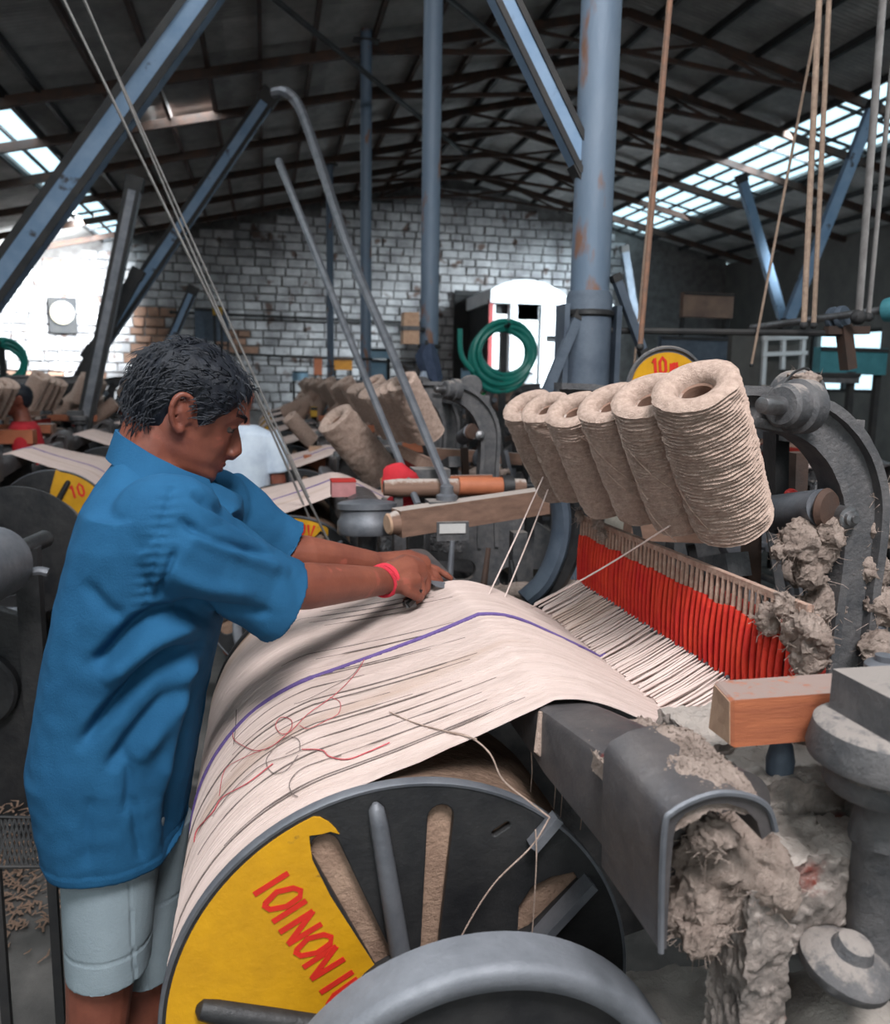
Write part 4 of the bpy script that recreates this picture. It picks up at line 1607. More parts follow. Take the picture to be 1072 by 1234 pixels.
def head_mb(mb, T, eyes_dir=0):
    """T maps head coordinates (x forward, y left, z up) to the world."""
    zs = [-.125 + .237 * k / 60 for k in range(61)]
    mb.rings([[T(p) for p in head_ring(z, 56)] for z in zs])
    # nose
    mb.tube([T(Vector(p)) for p in ((.080, 0, .012), (.089, 0, -.004), (.097, 0, -.020), (.1035, 0, -.034), (.099, 0, -.043), (.084, 0, -.048))], [.008, .0095, .0115, .0125, .011, .007], 12)
    mb.tube([T(Vector(p)) for p in ((.076, 0, .010), (.082, 0, -.012), (.086, 0, -.032), (.084, 0, -.046))], [.009, .012, .016, .012], 12)
    for s in (-1, 1):
        mb.ball(T(Vector((.097, s * .0125, -.040))), .0085, 10, 8)
        # ears
        ex = -.014
        hel = [(ex + .014, .070, -.012), (ex + .010, .079, .014), (ex - .002, .085, .026), (ex - .016, .087, .024), (ex - .022, .087, .008), (ex - .018, .083, -.012), (ex - .006, .077, -.028), (ex + .006, .072, -.034), (ex + .011, .069, -.024)]
        mb.tube([T(p) for p in bez([Vector((a, s * b, c)) for a, b, c in hel], 4)], [.0052] * 33, 8)
        mb.tube([T(Vector((ex + .008, s * .070, -.02))), T(Vector((ex - .004, s * .075, 0))), T(Vector((ex - .010, s * .077, .016)))], [.008, .010, .007], 8)
        mb.ball(T(Vector((ex + .005, s * .072, -.030))), .008, 10, 8)
        mb.ball(T(Vector((ex + .014, s * .071, -.008))), (.006, .006, .008), 8, 6)
        # lids
        mb.tube([T(Vector(p)) for p in ((.078, s * .018, .004), (.083, s * .027, .008), (.081, s * .038, .007), (.071, s * .047, .001))], [.003, .0042, .0042, .003], 8)
        mb.tube([T(Vector(p)) for p in ((.078, s * .020, -.006), (.080, s * .030, -.008), (.074, s * .043, -.006))], [.003, .0035, .003], 8)
    # lips
    mb.tube([T(Vector(p)) for p in ((.074, -.024, -.066), (.088, -.010, -.062), (.090, 0, -.063), (.088, .010, -.062), (.074, .024, -.066))], [.003, .0055, .006, .0055, .003], 8)
    mb.tube([T(Vector(p)) for p in ((.074, -.022, -.069), (.085, -.010, -.073), (.088, 0, -.074), (.085, .010, -.073), (.074, .022, -.069))], [.003, .0055, .0065, .0055, .003], 8)
    return mb


def person_empty(loc, label):
    return thing('person', loc, label, 'person')


# ---------------------------------------------------------------- the weaver
CYM = 1.45
weaver = person_empty((-.25, CYM, 0), 'man in a loose blue shirt and grey shorts bending over the pale warp sheet')
yaw, pit = math.radians(13), math.radians(22)
RH = Matrix.Rotation(yaw, 3, 'Z') @ Matrix.Rotation(pit, 3, 'Y') @ Matrix.Rotation(math.radians(2), 3, 'X')
HC = P(224, 496, Y=1.46)
HS = .97
H_B[:] = [(z, x * (.90 if x < -.05 else 1)) for z, x in H_B]
TH = lambda p: HC + RH @ (Vector(p) * HS)

bd = MB()
head_mb(bd, TH)
# neck and trunk
nb = P(188, 590, Y=1.45)
bd.tube([TH(Vector((-.030, 0, -.035))), TH(Vector((-.030, 0, -.09))), nb, nb + Vector((-.02, 0, -.06))], [.058, .058, .066, .09], 20)
def ell(c, rx, ry, n=28, yw=math.radians(10)):
    R = Matrix.Rotation(yw, 3, 'Z')
    return [Vector(c) + R @ Vector((rx * math.cos(2 * PI * j / n), ry * math.sin(2 * PI * j / n), 0)) for j in range(n)]
tr = []
for (px, py, rx, ry) in ((142, 1000, .06, .09), (140, 960, .07, .11), (145, 900, .07, .115), (165, 780, .075, .115), (182, 680, .08, .13), (190, 620, .075, .15), (190, 590, .06, .10)):
    tr.append(ell(P(px, py, Y=CYM), rx, ry))
bd.rings(tr)
SR, ER, WR = P(196, 632, Y=1.285), P(340, 708, Y=1.43), P(462, 700, Y=1.61)
SL, EL, WL = P(250, 608, Y=1.60), P(342, 668, Y=1.62), P(450, 680, Y=1.72)


def arm(mb, S, E, W):
    m = S.lerp(E, .5)
    f1, f2 = E.lerp(W, .22), E.lerp(W, .6)
    mb.tube([S, m, E.lerp(S, .12), E, f1, f2, W.lerp(E, .06), W], [.040, .036, .036, .040, .043, .036, .029, .028], 18)


arm(bd, SR, ER, WR)
arm(bd, SL, EL, WL)
bd.ball(SR + Vector((-.01, .03, -.01)), (.048, .048, .05), 16, 10)
bd.ball(SL + Vector((-.01, -.02, -.01)), (.048, .048, .05), 16, 10)


def finger(mb, pts, r0=.0092, r1=.0070):
    p = bez([Vector(q) for q in pts], 4)
    n = len(p)
    rs = [r0 + (r1 - r0) * i / (n - 1) for i in range(n)]
    for k in range(1, len(pts) - 1):
        i = k * 4
        rs[i] *= 1.10
    rs[-1] = r1 * .6
    mb.tube(p, rs, 10)


# right hand: closed over the knife, knuckles to the right
hp = lambda px, py, y: P(px, py, Y=y)
bd.tube([WR, hp(474, 695, 1.635), hp(490, 690, 1.66), hp(505, 690, 1.675)], [.0275, .033, .037, .030], 14)
bd.tube([hp(468, 690, 1.63), hp(488, 682, 1.69), hp(503, 683, 1.705)], [.022, .026, .022], 12)
bd.tube([hp(470, 704, 1.60), hp(488, 702, 1.62), hp(501, 700, 1.635)], [.020, .024, .022], 12)
kn = [((508, 686), 1.715), ((511, 691), 1.695), ((511, 697), 1.672), ((506, 704), 1.648)]
for i, (a, y) in enumerate(kn):
    k0 = hp(a[0] - 16, a[1] - 1, y - .008)
    k1 = hp(a[0], a[1], y)
    k2 = hp(a[0] + 4 - i, a[1] + 13, y - .004)
    k3 = hp(a[0] - 9, a[1] + 21, y - .012)
    k4 = hp(a[0] - 20, a[1] + 18, y - .014)
    finger(bd, [k0, k1, k2, k3, k4], .0105, .0085)
finger(bd, [hp(478, 702, 1.60), hp(490, 712, 1.60), hp(501, 718, 1.615), hp(508, 721, 1.63)], .0125, .009)
# left hand reaching past it with a straight forefinger
bd.tube([WL, hp(468, 681, 1.74), hp(492, 680, 1.765), hp(512, 683, 1.78)], [.026, .030, .033, .026], 14)
for a, y, l in (((508, 678), 1.80, .9), ((511, 681), 1.785, 1.0), ((512, 686), 1.765, .92), ((509, 691), 1.75, .75)):
    x0, y0_ = a
    if l == 1.0:
        finger(bd, [hp(x0 - 12, y0_, y), hp(x0, y0_, y), hp(x0 + 14, y0_ + 5, y), hp(x0 + 26, y0_ + 12, y), hp(x0 + 34, y0_ + 18, y)], .0095, .007)
    else:
        finger(bd, [hp(x0 - 12, y0_, y), hp(x0, y0_, y), hp(x0 + 14 * l, y0_ + 7, y), hp(x0 + 20 * l, y0_ + 16, y), hp(x0 + 16 * l, y0_ + 24, y)], .0093, .0072)
finger(bd, [hp(484, 690, 1.73), hp(503, 697, 1.725), hp(520, 700, 1.735), hp(532, 704, 1.745)], .011, .0085)
# legs and feet
HPR, HPL = P(132, 1010, Y=1.39), P(152, 1010, Y=1.53)
for HP_, kx, y in ((HPR, 118, 1.39), (HPL, 170, 1.535)):
    kn_ = P(kx, 1225, Y=y)
    an = Vector((kn_.x - .035, y, .085))
    bd.tube([HP_ + Vector((0, 0, .03)), HP_.lerp(kn_, .5), kn_, kn_.lerp(an, .3) + Vector((-.012, 0, 0)), kn_.lerp(an, .75), an, an + Vector((0, 0, -.05))], [.066, .062, .052, .053, .040, .034, .036], 18)
    bd.tube([an + Vector((-.05, 0, -.05)), an + Vector((.02, 0, -.045)), an + Vector((.09, .01, -.058)), an + Vector((.17, .02, -.068))], [.030, .036, .030, .014], 14, flat=1)
remesh(bd, 'body', .0034, 3, skin, weaver)

# eyes, brows
for s in (-1, 1):
    e = MB().ball(TH(Vector((.0672, s * .035, .001))), .0128, 16, 12).build('eye', eyem, weaver)
    MB().ball(TH(Vector((  .0752, s * .0375, -.001))), .0058, 12, 8).build('iris', irism, e)
    br = MB()
    for k in range(26):
        t = k / 25
        p = Vector((.0955 - .022 * t * t, s * (.014 + .036 * t), .020 + .007 * math.sin(t * 2.4)))
        for q in range(3):
            pp_ = p + Vector((.001, 0, random.uniform(-.003, .003)))
            br.tube([TH(pp_), TH(pp_ + Vector((.002 - .004 * t, s * .007, .002)))], [.0010, .0004], 4)
    br.build('eyebrow', hairm, weaver)
lp = MB()
lp.tube([TH(Vector(p)) for p in ((.073, -.025, -.0665), (.0875, -.010, -.0625), (.0905, 0, -.0635), (.0875, .010, -.0625), (.073, .025, -.0665))], [.002, .0052, .006, .0052, .002], 8)
lp.tube([TH(Vector(p)) for p in ((.074, -.023, -.0685), (.0855, -.010, -.0725), (.0885, 0, -.0735), (.0855, .010, -.0725), (.074, .023, -.0685))], [.002, .0056, .0066, .0056, .002], 8)
lp.build('lips', lipm, weaver, 60)
# hair: a thick cap with combed locks
def hairline(a, z):
    """>0 inside the hair; a = angle from the face's middle, 0..pi."""
    d = math.degrees(a)
    lim = interp([(0, .066), (25, .068), (38, .060), (50, .036), (62, .018), (72, -.006), (82, -.012), (92, .020), (100, .022), (108, .0), (116, -.035), (140, -.055), (180, -.062)], d)
    return z - lim


hm = MB()
NA, NZ = 110, 64
rows = []
for k in range(NZ + 1):
    z = -.075 + .187 * k / NZ
    ring = []
    base = head_ring(min(z, .1119), NA)
    for j, p in enumerate(base):
        a = 2 * PI * j / NA
        aa = a if a <= PI else 2 * PI - a
        h = hairline(aa, z)
        m_ = max(-.5, min(1, h / .014))
        d = Vector((p.x, p.y, max(z, 0) * .9))
        if d.length < 1e-5:
            d = Vector((0, 0, 1))
        d.normalize()
        lock = noise.noise(Vector((a * 7 + z * 10, z * 26, 3.3))) * .5 + noise.noise(Vector((a * 22 + z * 60, z * 40, 1))) * .3
        th_ = (.009 + .004 * max(0, min(1, (z - .03) / .04)) + .005 * lock) * m_ if m_ > 0 else m_ * .008
        ring.append(TH(p + d * th_))
    rows.append(ring)
hm.rings(rows)
hair = hm.build('hair', hairm, weaver, 80)
lk = MB()
rh = random.Random(21)
for i in range(2600):
    z = rh.uniform(-.06, .111)
    a = rh.uniform(0, 2 * PI)
    aa = a if a <= PI else 2 * PI - a
    if hairline(aa, z) < .002:
        continue
    base = head_ring(z, 72)
    j = int(a / (2 * PI) * 72) % 72
    p = base[j]
    d = Vector((p.x, p.y, max(z, 0) * .9)).normalized()
    back = Vector((-.8, 0, -.35)) if aa > 1.0 else Vector((.25, .25 * (1 if a < PI else -1), .1))
    if aa > 2.1:
        back = Vector((-.1, 0, -1))
    t = (back - back.dot(d) * d)
    t = t.normalized() + Vector([rh.gauss(0, .3) for _ in range(3)])
    p0 = p + d * rh.uniform(.007, .014)
    l = rh.uniform(.012, .026)
    lk.tube([TH(p0), TH(p0 + t * l * .5 + d * .003), TH(p0 + t * l - d * .001)], [.0011, .0011, .0003], 3)
lk.build('hair_locks', hairm, hair, 80, kind='stuff')

# shirt
sh_ = MB()
secs = [(1010, 63, 222, .150), (990, 56, 226, .155), (960, 50, 230, .16), (905, 40, 240, .168), (840, 50, 250, .172), (775, 60, 262, .178), (700, 76, 286, .19), (640, 92, 296, .203), (604, 106, 292, .20), (580, 120, 284, .176), (558, 138, 266, .135), (540, 152, 246, .095)]
rings = []
for py, xb, xf, ry in secs:
    a, b = P(xb, py, Y=CYM), P(xf, py, Y=CYM)
    c = (a + b) / 2
    rx = (b.x - a.x) / 2
    ring = []
    for j in range(64):
        t = 2 * PI * j / 64
        cc, ss = math.cos(t), math.sin(t)
        ring.append(Vector((c.x + rx * math.copysign(abs(cc) ** .85, cc), CYM + ry * math.copysign(abs(ss) ** .85, ss) + .16 * rx * cc, c.z + .03 * (py < 600) * -abs(ss) - max(0, (612 - py) / 72) * .055 * (.5 + .5 * cc))))
    rings.append(ring)
hem = [[p + (sum(rings[0], Vector()) / 64 - p) * .14 + Vector((0, 0, .012)) for p in rings[0]]]
sh_.rings(hem + rings)


def sleeve(mb, S, C, r0, r1, up, squash=.8):
    d = (C - S).normalized()
    u = (Vector(up) - Vector(up).dot(d) * d).normalized()
    v = d.cross(u)
    L = (C - S).length
    rgs = []
    for t, r in ((-.18, r0 * .7), (0, r0), (.25, r0 * 1.0), (.5, (r0 + r1) / 2), (.75, r1 * .97), (.97, r1 * 1.0), (1.02, r1 * 1.03), (1.022, r1 * .93), (.93, r1 * .84), (.80, r1 * .80)):
        c = S + d * L * t
        rgs.append([c + u * r * math.cos(2 * PI * j / 30) + v * r * squash * math.sin(2 * PI * j / 30) for j in range(30)])
    mb.rings(rgs)


sh_.ball(P(202, 634, Y=1.318), (.088, .080, .082), 28, 18)
sh_.ball(P(256, 612, Y=1.585), (.075, .075, .075), 28, 18)
CR = P(337, 722, Y=1.40)
CLf = P(342, 664, Y=1.63)
sleeve(sh_, P(205, 645, Y=1.30), CR, .086, .077, (-.5, 0, 1))
sleeve(sh_, P(262, 612, Y=1.60), CLf, .080, .068, (-.5, 0, 1))

FOLDS = [  # (points in the photo, depth, width) pressed or raised on the near side
    ([(258, 748), (215, 738), (170, 750), (128, 790), (110, 800)], -.015, .014),
    ([(250, 775), (190, 800), (140, 848), (98, 898)], -.017, .013),
    ([(240, 745), (180, 775), (125, 825)], .010, .018),
    ([(238, 800), (190, 850), (150, 900), (130, 930)], -.009, .014),
    ([(236, 770), (200, 850), (165, 920)], .009, .018),
    ([(245, 800), (226, 880), (214, 960), (210, 1040)], -.013, .020),
    ([(225, 790), (208, 870), (196, 960)], .008, .018),
    ([(212, 660), (200, 690), (188, 720)], -.005, .006),
    ([(230, 592), (280, 622), (330, 650)], -.007, .010),
    ([(215, 625), (260, 652), (330, 668)], -.007, .009),
    ([(232, 640), (290, 668), (352, 690)], .006, .014),
    ([(215, 730), (270, 735), (330, 740)], -.006, .012),
    ([(205, 690), (250, 708), (310, 716)], .005, .016),
    ([(96, 700), (130, 735), (150, 742)], -.004, .014),
    ([(160, 960), (165, 1000), (172, 1040)], -.004, .010),
    ([(110, 960), (104, 1000), (106, 1050)], -.003, .012),
    ([(150, 900), (156, 940), (150, 985)], -.004, .010),
]
SEGS = []
for pts, dep, wid in FOLDS:
    q = bez([(a, b, 0) for a, b in pts], 5)
    w3 = [P(p.x, p.y, Y=1.28) for p in q]
    SEGS.append(([(p.x, p.z) for p in w3], dep, wid))
seam = [(P(px, py, Y=1.26).x, P(px, py, Y=1.26).z) for px, py in ((205, 590), (193, 630), (184, 670), (176, 705), (174, 735))]


def cloth(p, n):
    near = max(0.0, min(1.0, (-n.y + .35) / .5))
    d = 0
    # project the point to the Y=1.28 plane through the lens so folds keep to the near side
    k = (1.28 / p.y) if p.y > .1 else 1
    X, Z = p.x * k, CAM_H + (p.z - CAM_H) * k
    if near > 0 and p.y < 1.5:
        for pts, dep, wid in SEGS:
            best = 9
            bi = 0
            for i in range(len(pts) - 1):
                ax, az = pts[i]
                bx, bz = pts[i + 1]
                dx, dz = bx - ax, bz - az
                t = max(0, min(1, ((X - ax) * dx + (Z - az) * dz) / (dx * dx + dz * dz + 1e-9)))
                q = math.hypot(X - ax - dx * t, Z - az - dz * t)
                if q < best:
                    best, bi = q, i + t
            if best < 3.5 * wid:
                e = bi / (len(pts) - 1)
                d += 2.0 * dep * math.exp(-(best / (.82 * wid)) ** 2) * min(1, 4 * e + .15, 4 * (1 - e) + .15) * near
        best, along = 9, 0
        for i in range(len(seam) - 1):
            ax, az = seam[i]
            bx, bz = seam[i + 1]
            dx, dz = bx - ax, bz - az
            t = max(0, min(1, ((X - ax) * dx + (Z - az) * dz) / (dx * dx + dz * dz)))
            q = math.hypot(X - ax - dx * t, Z - az - dz * t)
            if q < best:
                best, along = q, Z
        if best < .05:
            d += -.004 * math.exp(-(best / .004) ** 2) * near + .0013 * math.sin(along * 420) * math.exp(-(best / .018) ** 2) * near
    d += .005 * noise.noise(Vector((p.x * 9, p.y * 9, p.z * 5))) + .0018 * noise.noise(p * 34)
    if p.z < P(140, 998, Y=1.45).z and p.x < .0:
        d += .002
    return p + n * d


remesh(sh_, 'shirt', .004, 4, shirtm, weaver, cloth)
# collar
cl = MB()
cc = P(203, 560, Y=1.45)
top, botm = [], []
for k in range(30):
    a = math.radians(35) + math.radians(290) * k / 29
    w = .5 + .5 * math.cos(a)
    top.append(Vector((cc.x + .078 * math.cos(a) * (1.0), 1.455 + .070 * math.sin(a), cc.z + .030 + .026 * (1 - w) - .062 * w)))
    botm.append(Vector((cc.x + .004 +   .098 * math.cos(a), 1.455 + .095 * math.sin(a), cc.z - .006 + .020 * (1 - w) - .075 * w)))
rg = []
for a, b in zip(top, botm):
    o_ = (b - a)
    nn = Vector((a.x - cc.x, a.y - 1.455, 0)).normalized() * .004
    rg.append([a - nn, a + nn + Vector((0, 0, .003)), b + nn, b - nn])
cl.rings(rg)
cl.rough(.0015, 30)
cl.build('collar', shirtm, weaver, 60)
# shorts
so = MB()
for HP_, kx, y, x0, x1 in ((HPR, 125, 1.395, 80, 182), (HPL, 172, 1.535, 140, 216)):
    rgs = []
    for py, wx in ((985, .80), (1050, .95), (1110, 1.0), (1162, 1.02)):
        a, b = P(x0 + (1162 - py) * -.06, py, Y=y), P(x1 + (1162 - py) * .10, py, Y=y)
        c = (a + b) / 2
        rgs.append([Vector((c.x + (b.x - a.x) / 2 * math.cos(2 * PI * j / 36), y + .082 * wx * math.sin(2 * PI * j / 36), c.z)) for j in range(36)])
    last = rgs[-1]
    c = sum(last, Vector()) / 36
    rgs.append([p.lerp(c, .05) for p in last])
    rgs.append([p.lerp(c, .09) + Vector((0, 0, .03)) for p in last])
    so.rings(rgs)


def shortfold(p, n):
    d = .004 * noise.noise(Vector((p.x * 14, p.y * 14, p.z * 5)))
    if abs(p.z - P(130, 1163, Y=1.313).z) < .003:
        d -= .0025
    if abs(p.x - P(155, 1150, Y=1.29).x) < .002 and n.y < 0:
        d -= .0025
    return p + n * d


remesh(so, 'shorts', .0042, 3, shortsm, weaver, shortfold)
# red band on the right wrist
d = (hp(474, 695, 1.635) - WR).normalized()
u = d.orthogonal().normalized()
v = d.cross(u)
rb = MB()
for k, off in enumerate((-.006, 0, .006)):
    rb.tube([WR + d * (off + .004 * math.sin(2 * PI * j / 28 + k)) + (u * math.cos(2 * PI * j / 28) + v * math.sin(2 * PI * j / 28)) * .0315 for j in range(28)], .0036, 6, closed=True)
rb.build('red_wristband', redband, weaver)
# knife and flat blade
t = thing('hooked_knife', hp(496, 728, 1.62), 'small dark knife showing under the man\'s right fist', 'knife')
MB().bar(hp(505, 712, 1.645), hp(489, 729, 1.615), .018, .010).build('handle', M['black'], t, 20)
k_ = [hp(487, 724, 1.615), hp(500, 721, 1.625), hp(502, 731, 1.62), hp(490, 733, 1.61)]
MB().prism(k_, (0, .003, 0)).build('blade', M['steel'], t, 20)
t = thing('flat_blade', hp(520, 702, 1.74), 'thin grey blade lying on the warp before the left fingertips', 'blade')
MB().prism([hp(515, 700, 1.72), hp(534, 702, 1.73), hp(558, 711, 1.72), hp(548, 712, 1.70), hp(524, 707, 1.69)], (0, 0, .002)).build('blade', M['greysteel'], t, 20)
MB().bar(hp(510, 699, 1.72), hp(522, 703, 1.715), .012, .006).build('tang', M['black'], t, 20)

# ================================================================== the crowded rows behind
SMALL = {'heald_cord', 'lint_clump', 'hanging_lint', 'settled_lint', 'oil_wire', 'yarn_tuft', 'warp_ends', 'gap_shade_strand', 'loose_red_yarn',
         'loose_dark_yarn', 'loose_pale_yarn', 'red_lettering', 'spool_peg', 'lay_rod', 'cap_lip', 'red_cap', 'blue_bolt', 'foot_wire', 'loose_coil', 'rim_clip', 'cross_strap'}
FAR = SMALL | {'collar_washer', 'bolt', 'boss', 'arm_bolt', 'roller_end', 'lever', 'crown_wheel', 'axle', 'hub', 'core', 'pale_cord_tops', 'end_grain', 'purple_guide_yarn'}
front_spools = [o for o in COL.objects if o.name.split('.')[0] == 'jute_spool']
rb_ = random.Random(17)


def place_loom(x, dy, mirror, label, far=False, group=None, text=None, bare=False, turn=0):
    sk = FAR if far else SMALL
    xm = lambda X: (x - X) if mirror else (x + X)
    sx = -1 if mirror else 1
    L = copy_tree(loom, None, sk)
    for ch in L.children:
        if ch.name.split('.')[0] in ('bracket_arm', 'side_casting', 'bracket_post'):
            ch.material_slots[0].link = 'OBJECT'
            ch.material_slots[0].material = M['irondusty']
    L.location = (xm(loom.location.x), loom.location.y + dy, 0)
    L.scale = (sx, 1, 1)
    tag(L, label, 'loom', group)
    if not group:
        L.pop('group', None)
    if not bare:
        S = copy_tree(sheet, None, sk)
        S.location = (x, dy, 0)
        S.scale = (sx, 1, 1)
        tag(S, 'pale warp sheet of the ' + short(label), 'warp', 'warp sheets of the far looms' if group else None)
    D = copy_tree(drum, None, sk | ({'yellow_paint', 'yarn_roll'} if bare else set()))
    D.location = (xm(DC.x), Y0 + dy, DC.z - RF)
    tag(D, 'yellow marked warp drum of the ' + short(label), 'drum', 'warp drums of the far looms' if group else None)
    if group:
        L['label'] = 'dusty jute loom, ' + label
        D['label'] = 'warp drum of the loom ' + label
        if not bare:
            S['label'] = 'pale warp sheet of the loom ' + label
    if mirror or turn:                           # the painted sector of these drums faces the other way
        for ch in D.children:
            c = Vector((0, 0, RF))
            a = math.radians(turn or 100)
            ch.rotation_euler = (0, a, 0)
            ch.location = c - Matrix.Rotation(a, 3, 'Y') @ c
    if text:
        o_, e1, e2, h, tx, adv = text
        letters(MB_ := MB(), tx, o_, e1, e2, (0, -1, 0), h, adv, .17)
        MB_.build('red_lettering', M['redtext'], D, 0)
    n = 6 if not far else 4
    for k in range(n):
        s = copy_tree(front_spools[k], None, {'loose_coil', 'core'} if far else {'loose_coil'})
        j = rb_.uniform(-.02, .02)
        s.location = (xm(front_spools[k].location.x), front_spools[k].location.y + dy + j, front_spools[k].location.z)
        if mirror:
            q = s.rotation_quaternion.copy()
            s.rotation_quaternion = (q.w, q.x, -q.y, -q.z)
        tag(s, (('nearest', 'second', 'third', 'fourth', 'fifth', 'farthest')[k] + ' spool on the ' + short(label)) if not group else 'jute spool on the loom ' + label, 'spool', 'spools of the ' + short(label) if not group else 'spools of the loom ' + label)
    return L


def short(label):
    return ' '.join(label.split()[:11])


rows = [(-.10, 2.2, False, 'second loom straight behind the man\'s hands', False, None),
        (0, 3.9, False, 'third loom of the middle row, before the second column', False, None),
        (-1.0, 2.2, True, 'dark loom close behind the man\'s back', False, None),
        (-1.0, 3.95, True, 'loom with pale sheet left of the man\'s shoulder', False, None),
        (3.75, 3.2, True, 'loom half hidden behind the nearest arched frame', False, None)]
G = 'looms in the rows towards the far wall'
ORD = ('first', 'second', 'third', 'fourth', 'fifth', 'sixth', 'seventh', 'eighth', 'ninth')
for x, mir, k0, where, ds in ((0, False, 3, 'in the middle row by the columns', (5.75, 7.6, 9.6, 11.4, 13.2)),
                              (-1.0, True, 2, 'in the row left of the man', (5.6, 7.3, 9.9, 11.7, 13.5)),
                              (3.75, True, 1, 'in the row right of the columns', (5.0, 6.9, 8.8, 10.7, 12.6, 14.5)),
                              (4.6, False, 0, 'in the row before the white cabin', (6.5, 8.4, 10.3, 12.2)),
                              (-4.6, False, 0, 'in the row nearest the left wall', (11.0, 13.0, 15.0)),
                              (8.3, True, 0, 'in the row under the right roof light', (10, 12))):
    rows += [(x, d, mir, ORD[k0 + q] + ' ' + where, True, G) for q, d in enumerate(ds)]
for i, (x, dy, mir, lab, far, g) in enumerate(rows):
    tx = None
    yf = Y0 + dy - .004
    if i == 0:
        o_ = P(356, 649, Y=yf)
        tx = (o_, Vector((1, 0, -.12)).normalized(), Vector((.12, 0, 1)).normalized(), .058, 'OV', [.72, .5])
    elif i == 3:
        o_ = P(88, 601, Y=yf)
        tx = (o_, Vector((.9, 0, .2)).normalized(), Vector((-.2, 0, .9)).normalized(), .075, '10', [.5, .5])
    place_loom(x, dy, mir, lab, far, g, tx, i == 2, 52 if i == 0 else 0)

# ---------------------------------------------------------------- things among the machines
# number plate housing above the nearest spools
Y = 2.35
t = thing('number_plate_housing', P(800, 470, Y=Y), 'round topped grey housing with a yellow plate lettered in red behind the spools', 'housing')
c = P(803, 466, Y=Y)
r = (P(803, 419, Y=Y) - c).length
outl = [(c.x + r * 1.08 * math.cos(PI * k / 24), c.z + r * math.sin(PI * k / 24)) for k in range(25)]
outl += [(c.x - r * 1.08, c.z - .05), (c.x + r * 1.08, c.z - .05)]
hs = MB()
n = len(outl)
hs.rings([[Vector((a, Y + .004, b)) for a, b in outl], [Vector((a + .05, Y + .13, b - .002)) for a, b in outl], [Vector((c.x + .05 + (a - c.x) * .9, Y + .14, b - .006)) for a, b in outl]])
hs.build('cover', M['greysteel'], t, 40)
MB().prism([(c.x + (a - c.x) * .91, Y - .002, c.z + (b - c.z) * .88) for a, b in outl], (0, .006, 0)).build('yellow_plate', M['yellow'], t, 30)
ri = MB()
ri.tube([Vector((a, Y, b)) for a, b in outl[:25]], .006, 6)
ri.build('cover_rim', M['irondusty'], t)
lt = MB()
letters(lt, '10m', P(787, 453, Y=Y - .004), (1, 0, .12), (-.12, 0, 1), (0, -1, 0), .052, [.42, .68, .5], .18)
lt.build('red_lettering', M['redtext'], t, 0)
MB().box((c.x + .02, Y + .07, (c.z - .05) / 2), (.10, .10, c.z - .04)).build('pedestal', M['irondusty'], t)

# wooden picking beam in the gap behind the second loom, with its bolt and paper tag
Y = 2.66
t = thing('wooden_beam', P(560, 640, Y=Y), 'red brown wooden beam with a rounded end and a framed tag under it', 'beam')
wb = MB()
a, b = P(478, 630, Y=Y - .1), P(655, 603, Y=Y + .05)
wb.bar(a, b, .07, .085)
wb.tube([a, a + (a - b).normalized() * .03], [.04, .03], 16)
wb.build('timber', M['woodgrey'], t, 30)
MB().cyl(a + (a - b).normalized() * .028, a + (a - b).normalized() * .034, .035, .03, 16).build('end_grain', M['woodend'], t)
MB().box(P(545, 640, Y=Y - .10), (.105, .012, .062)).build('tag_frame', M['irondusty'], t)
MB().box(P(545, 637, Y=Y - .108), (.085, .006, .030)).build('paper_tag', M['card'], t)
MB().box(P(538, 608, Y=Y - .02), (.13, .08, .03)).build('base_plate', M['irondusty'], t)
MB().lathe([(.035, 0), (.035, .02), (.022, .026), (.022, .05), (.012, .056)], P(538, 604, Y=Y - .02), n=18).build('bolt', M['greysteel'], t)
for px in (500, 625):
    p = P(px, 630, Y=Y)
    MB().box((p.x, Y, (p.z - .03) / 2), (.05, .05, p.z - .03)).build('leg', M['irondusty'], t)
Y = 2.80
t = thing('wooden_roller', P(560, 588, Y=Y), 'orange brown wooden roller with a black collar near its end', 'roller')
MB().tube([P(462, 588, Y=Y), P(480, 588, Y=Y), P(600, 587, Y=Y), P(632, 586, Y=Y)], [.026, .032, .030, .026], 20).build('barrel', M['woodgrey'], t)
MB().cyl(P(552, 586, Y=Y - .01), P(606, 586, Y=Y - .01), .033, .032, 20).build('orange_sleeve', M['orange'], t)
MB().cyl(P(604, 586, Y=Y - .01), P(617, 586, Y=Y - .01), .039, .039, 20).build('collar', M['black'], t)
MB().cyl(P(617, 586, Y=Y), P(650, 586, Y=Y), .014, .014, 12).build('axle', M['black'], t)
for px in (480, 640):
    p = P(px, 592, Y=Y)
    MB().box((p.x, Y + .01, p.z / 2 - .01), (.03, .03, p.z - .02)).build('leg', M['irondusty'], t)
Y = 2.70
t = thing('iron_pulley', P(442, 640, Y=Y), 'flat grey iron pulley standing left of the wooden beam', 'pulley')
MB().lathe([(.03, -.055), (.093, -.055), (.098, -.048), (.098, -.01), (.09, 0), (.09, .025), (.098, .03), (.098, .048), (.085, .055), (.03, .062)], P(442, 624, Y=Y), (0, .1, 1), 36).build('rim', M['greysteel'], t)
MB().cyl(P(442, 624, Y=Y), (P(442, 624, Y=Y).x, Y, 0), .03).build('stem', M['irondusty'], t)
t = thing('pink_card_box', P(413, 602, Y=2.98), 'dull pink box just beyond the flat iron pulley', 'box')
MB().box(P(413, 588, Y=2.98), (.085, .08, .055)).build('carton', mat('pink_card', (.46, .20, .20), (.36, .15, .15), 20, .8), t)
MB().box(P(413, 578.5, Y=2.98), (.088, .084, .006)).build('lid', M['redpaint'], t)
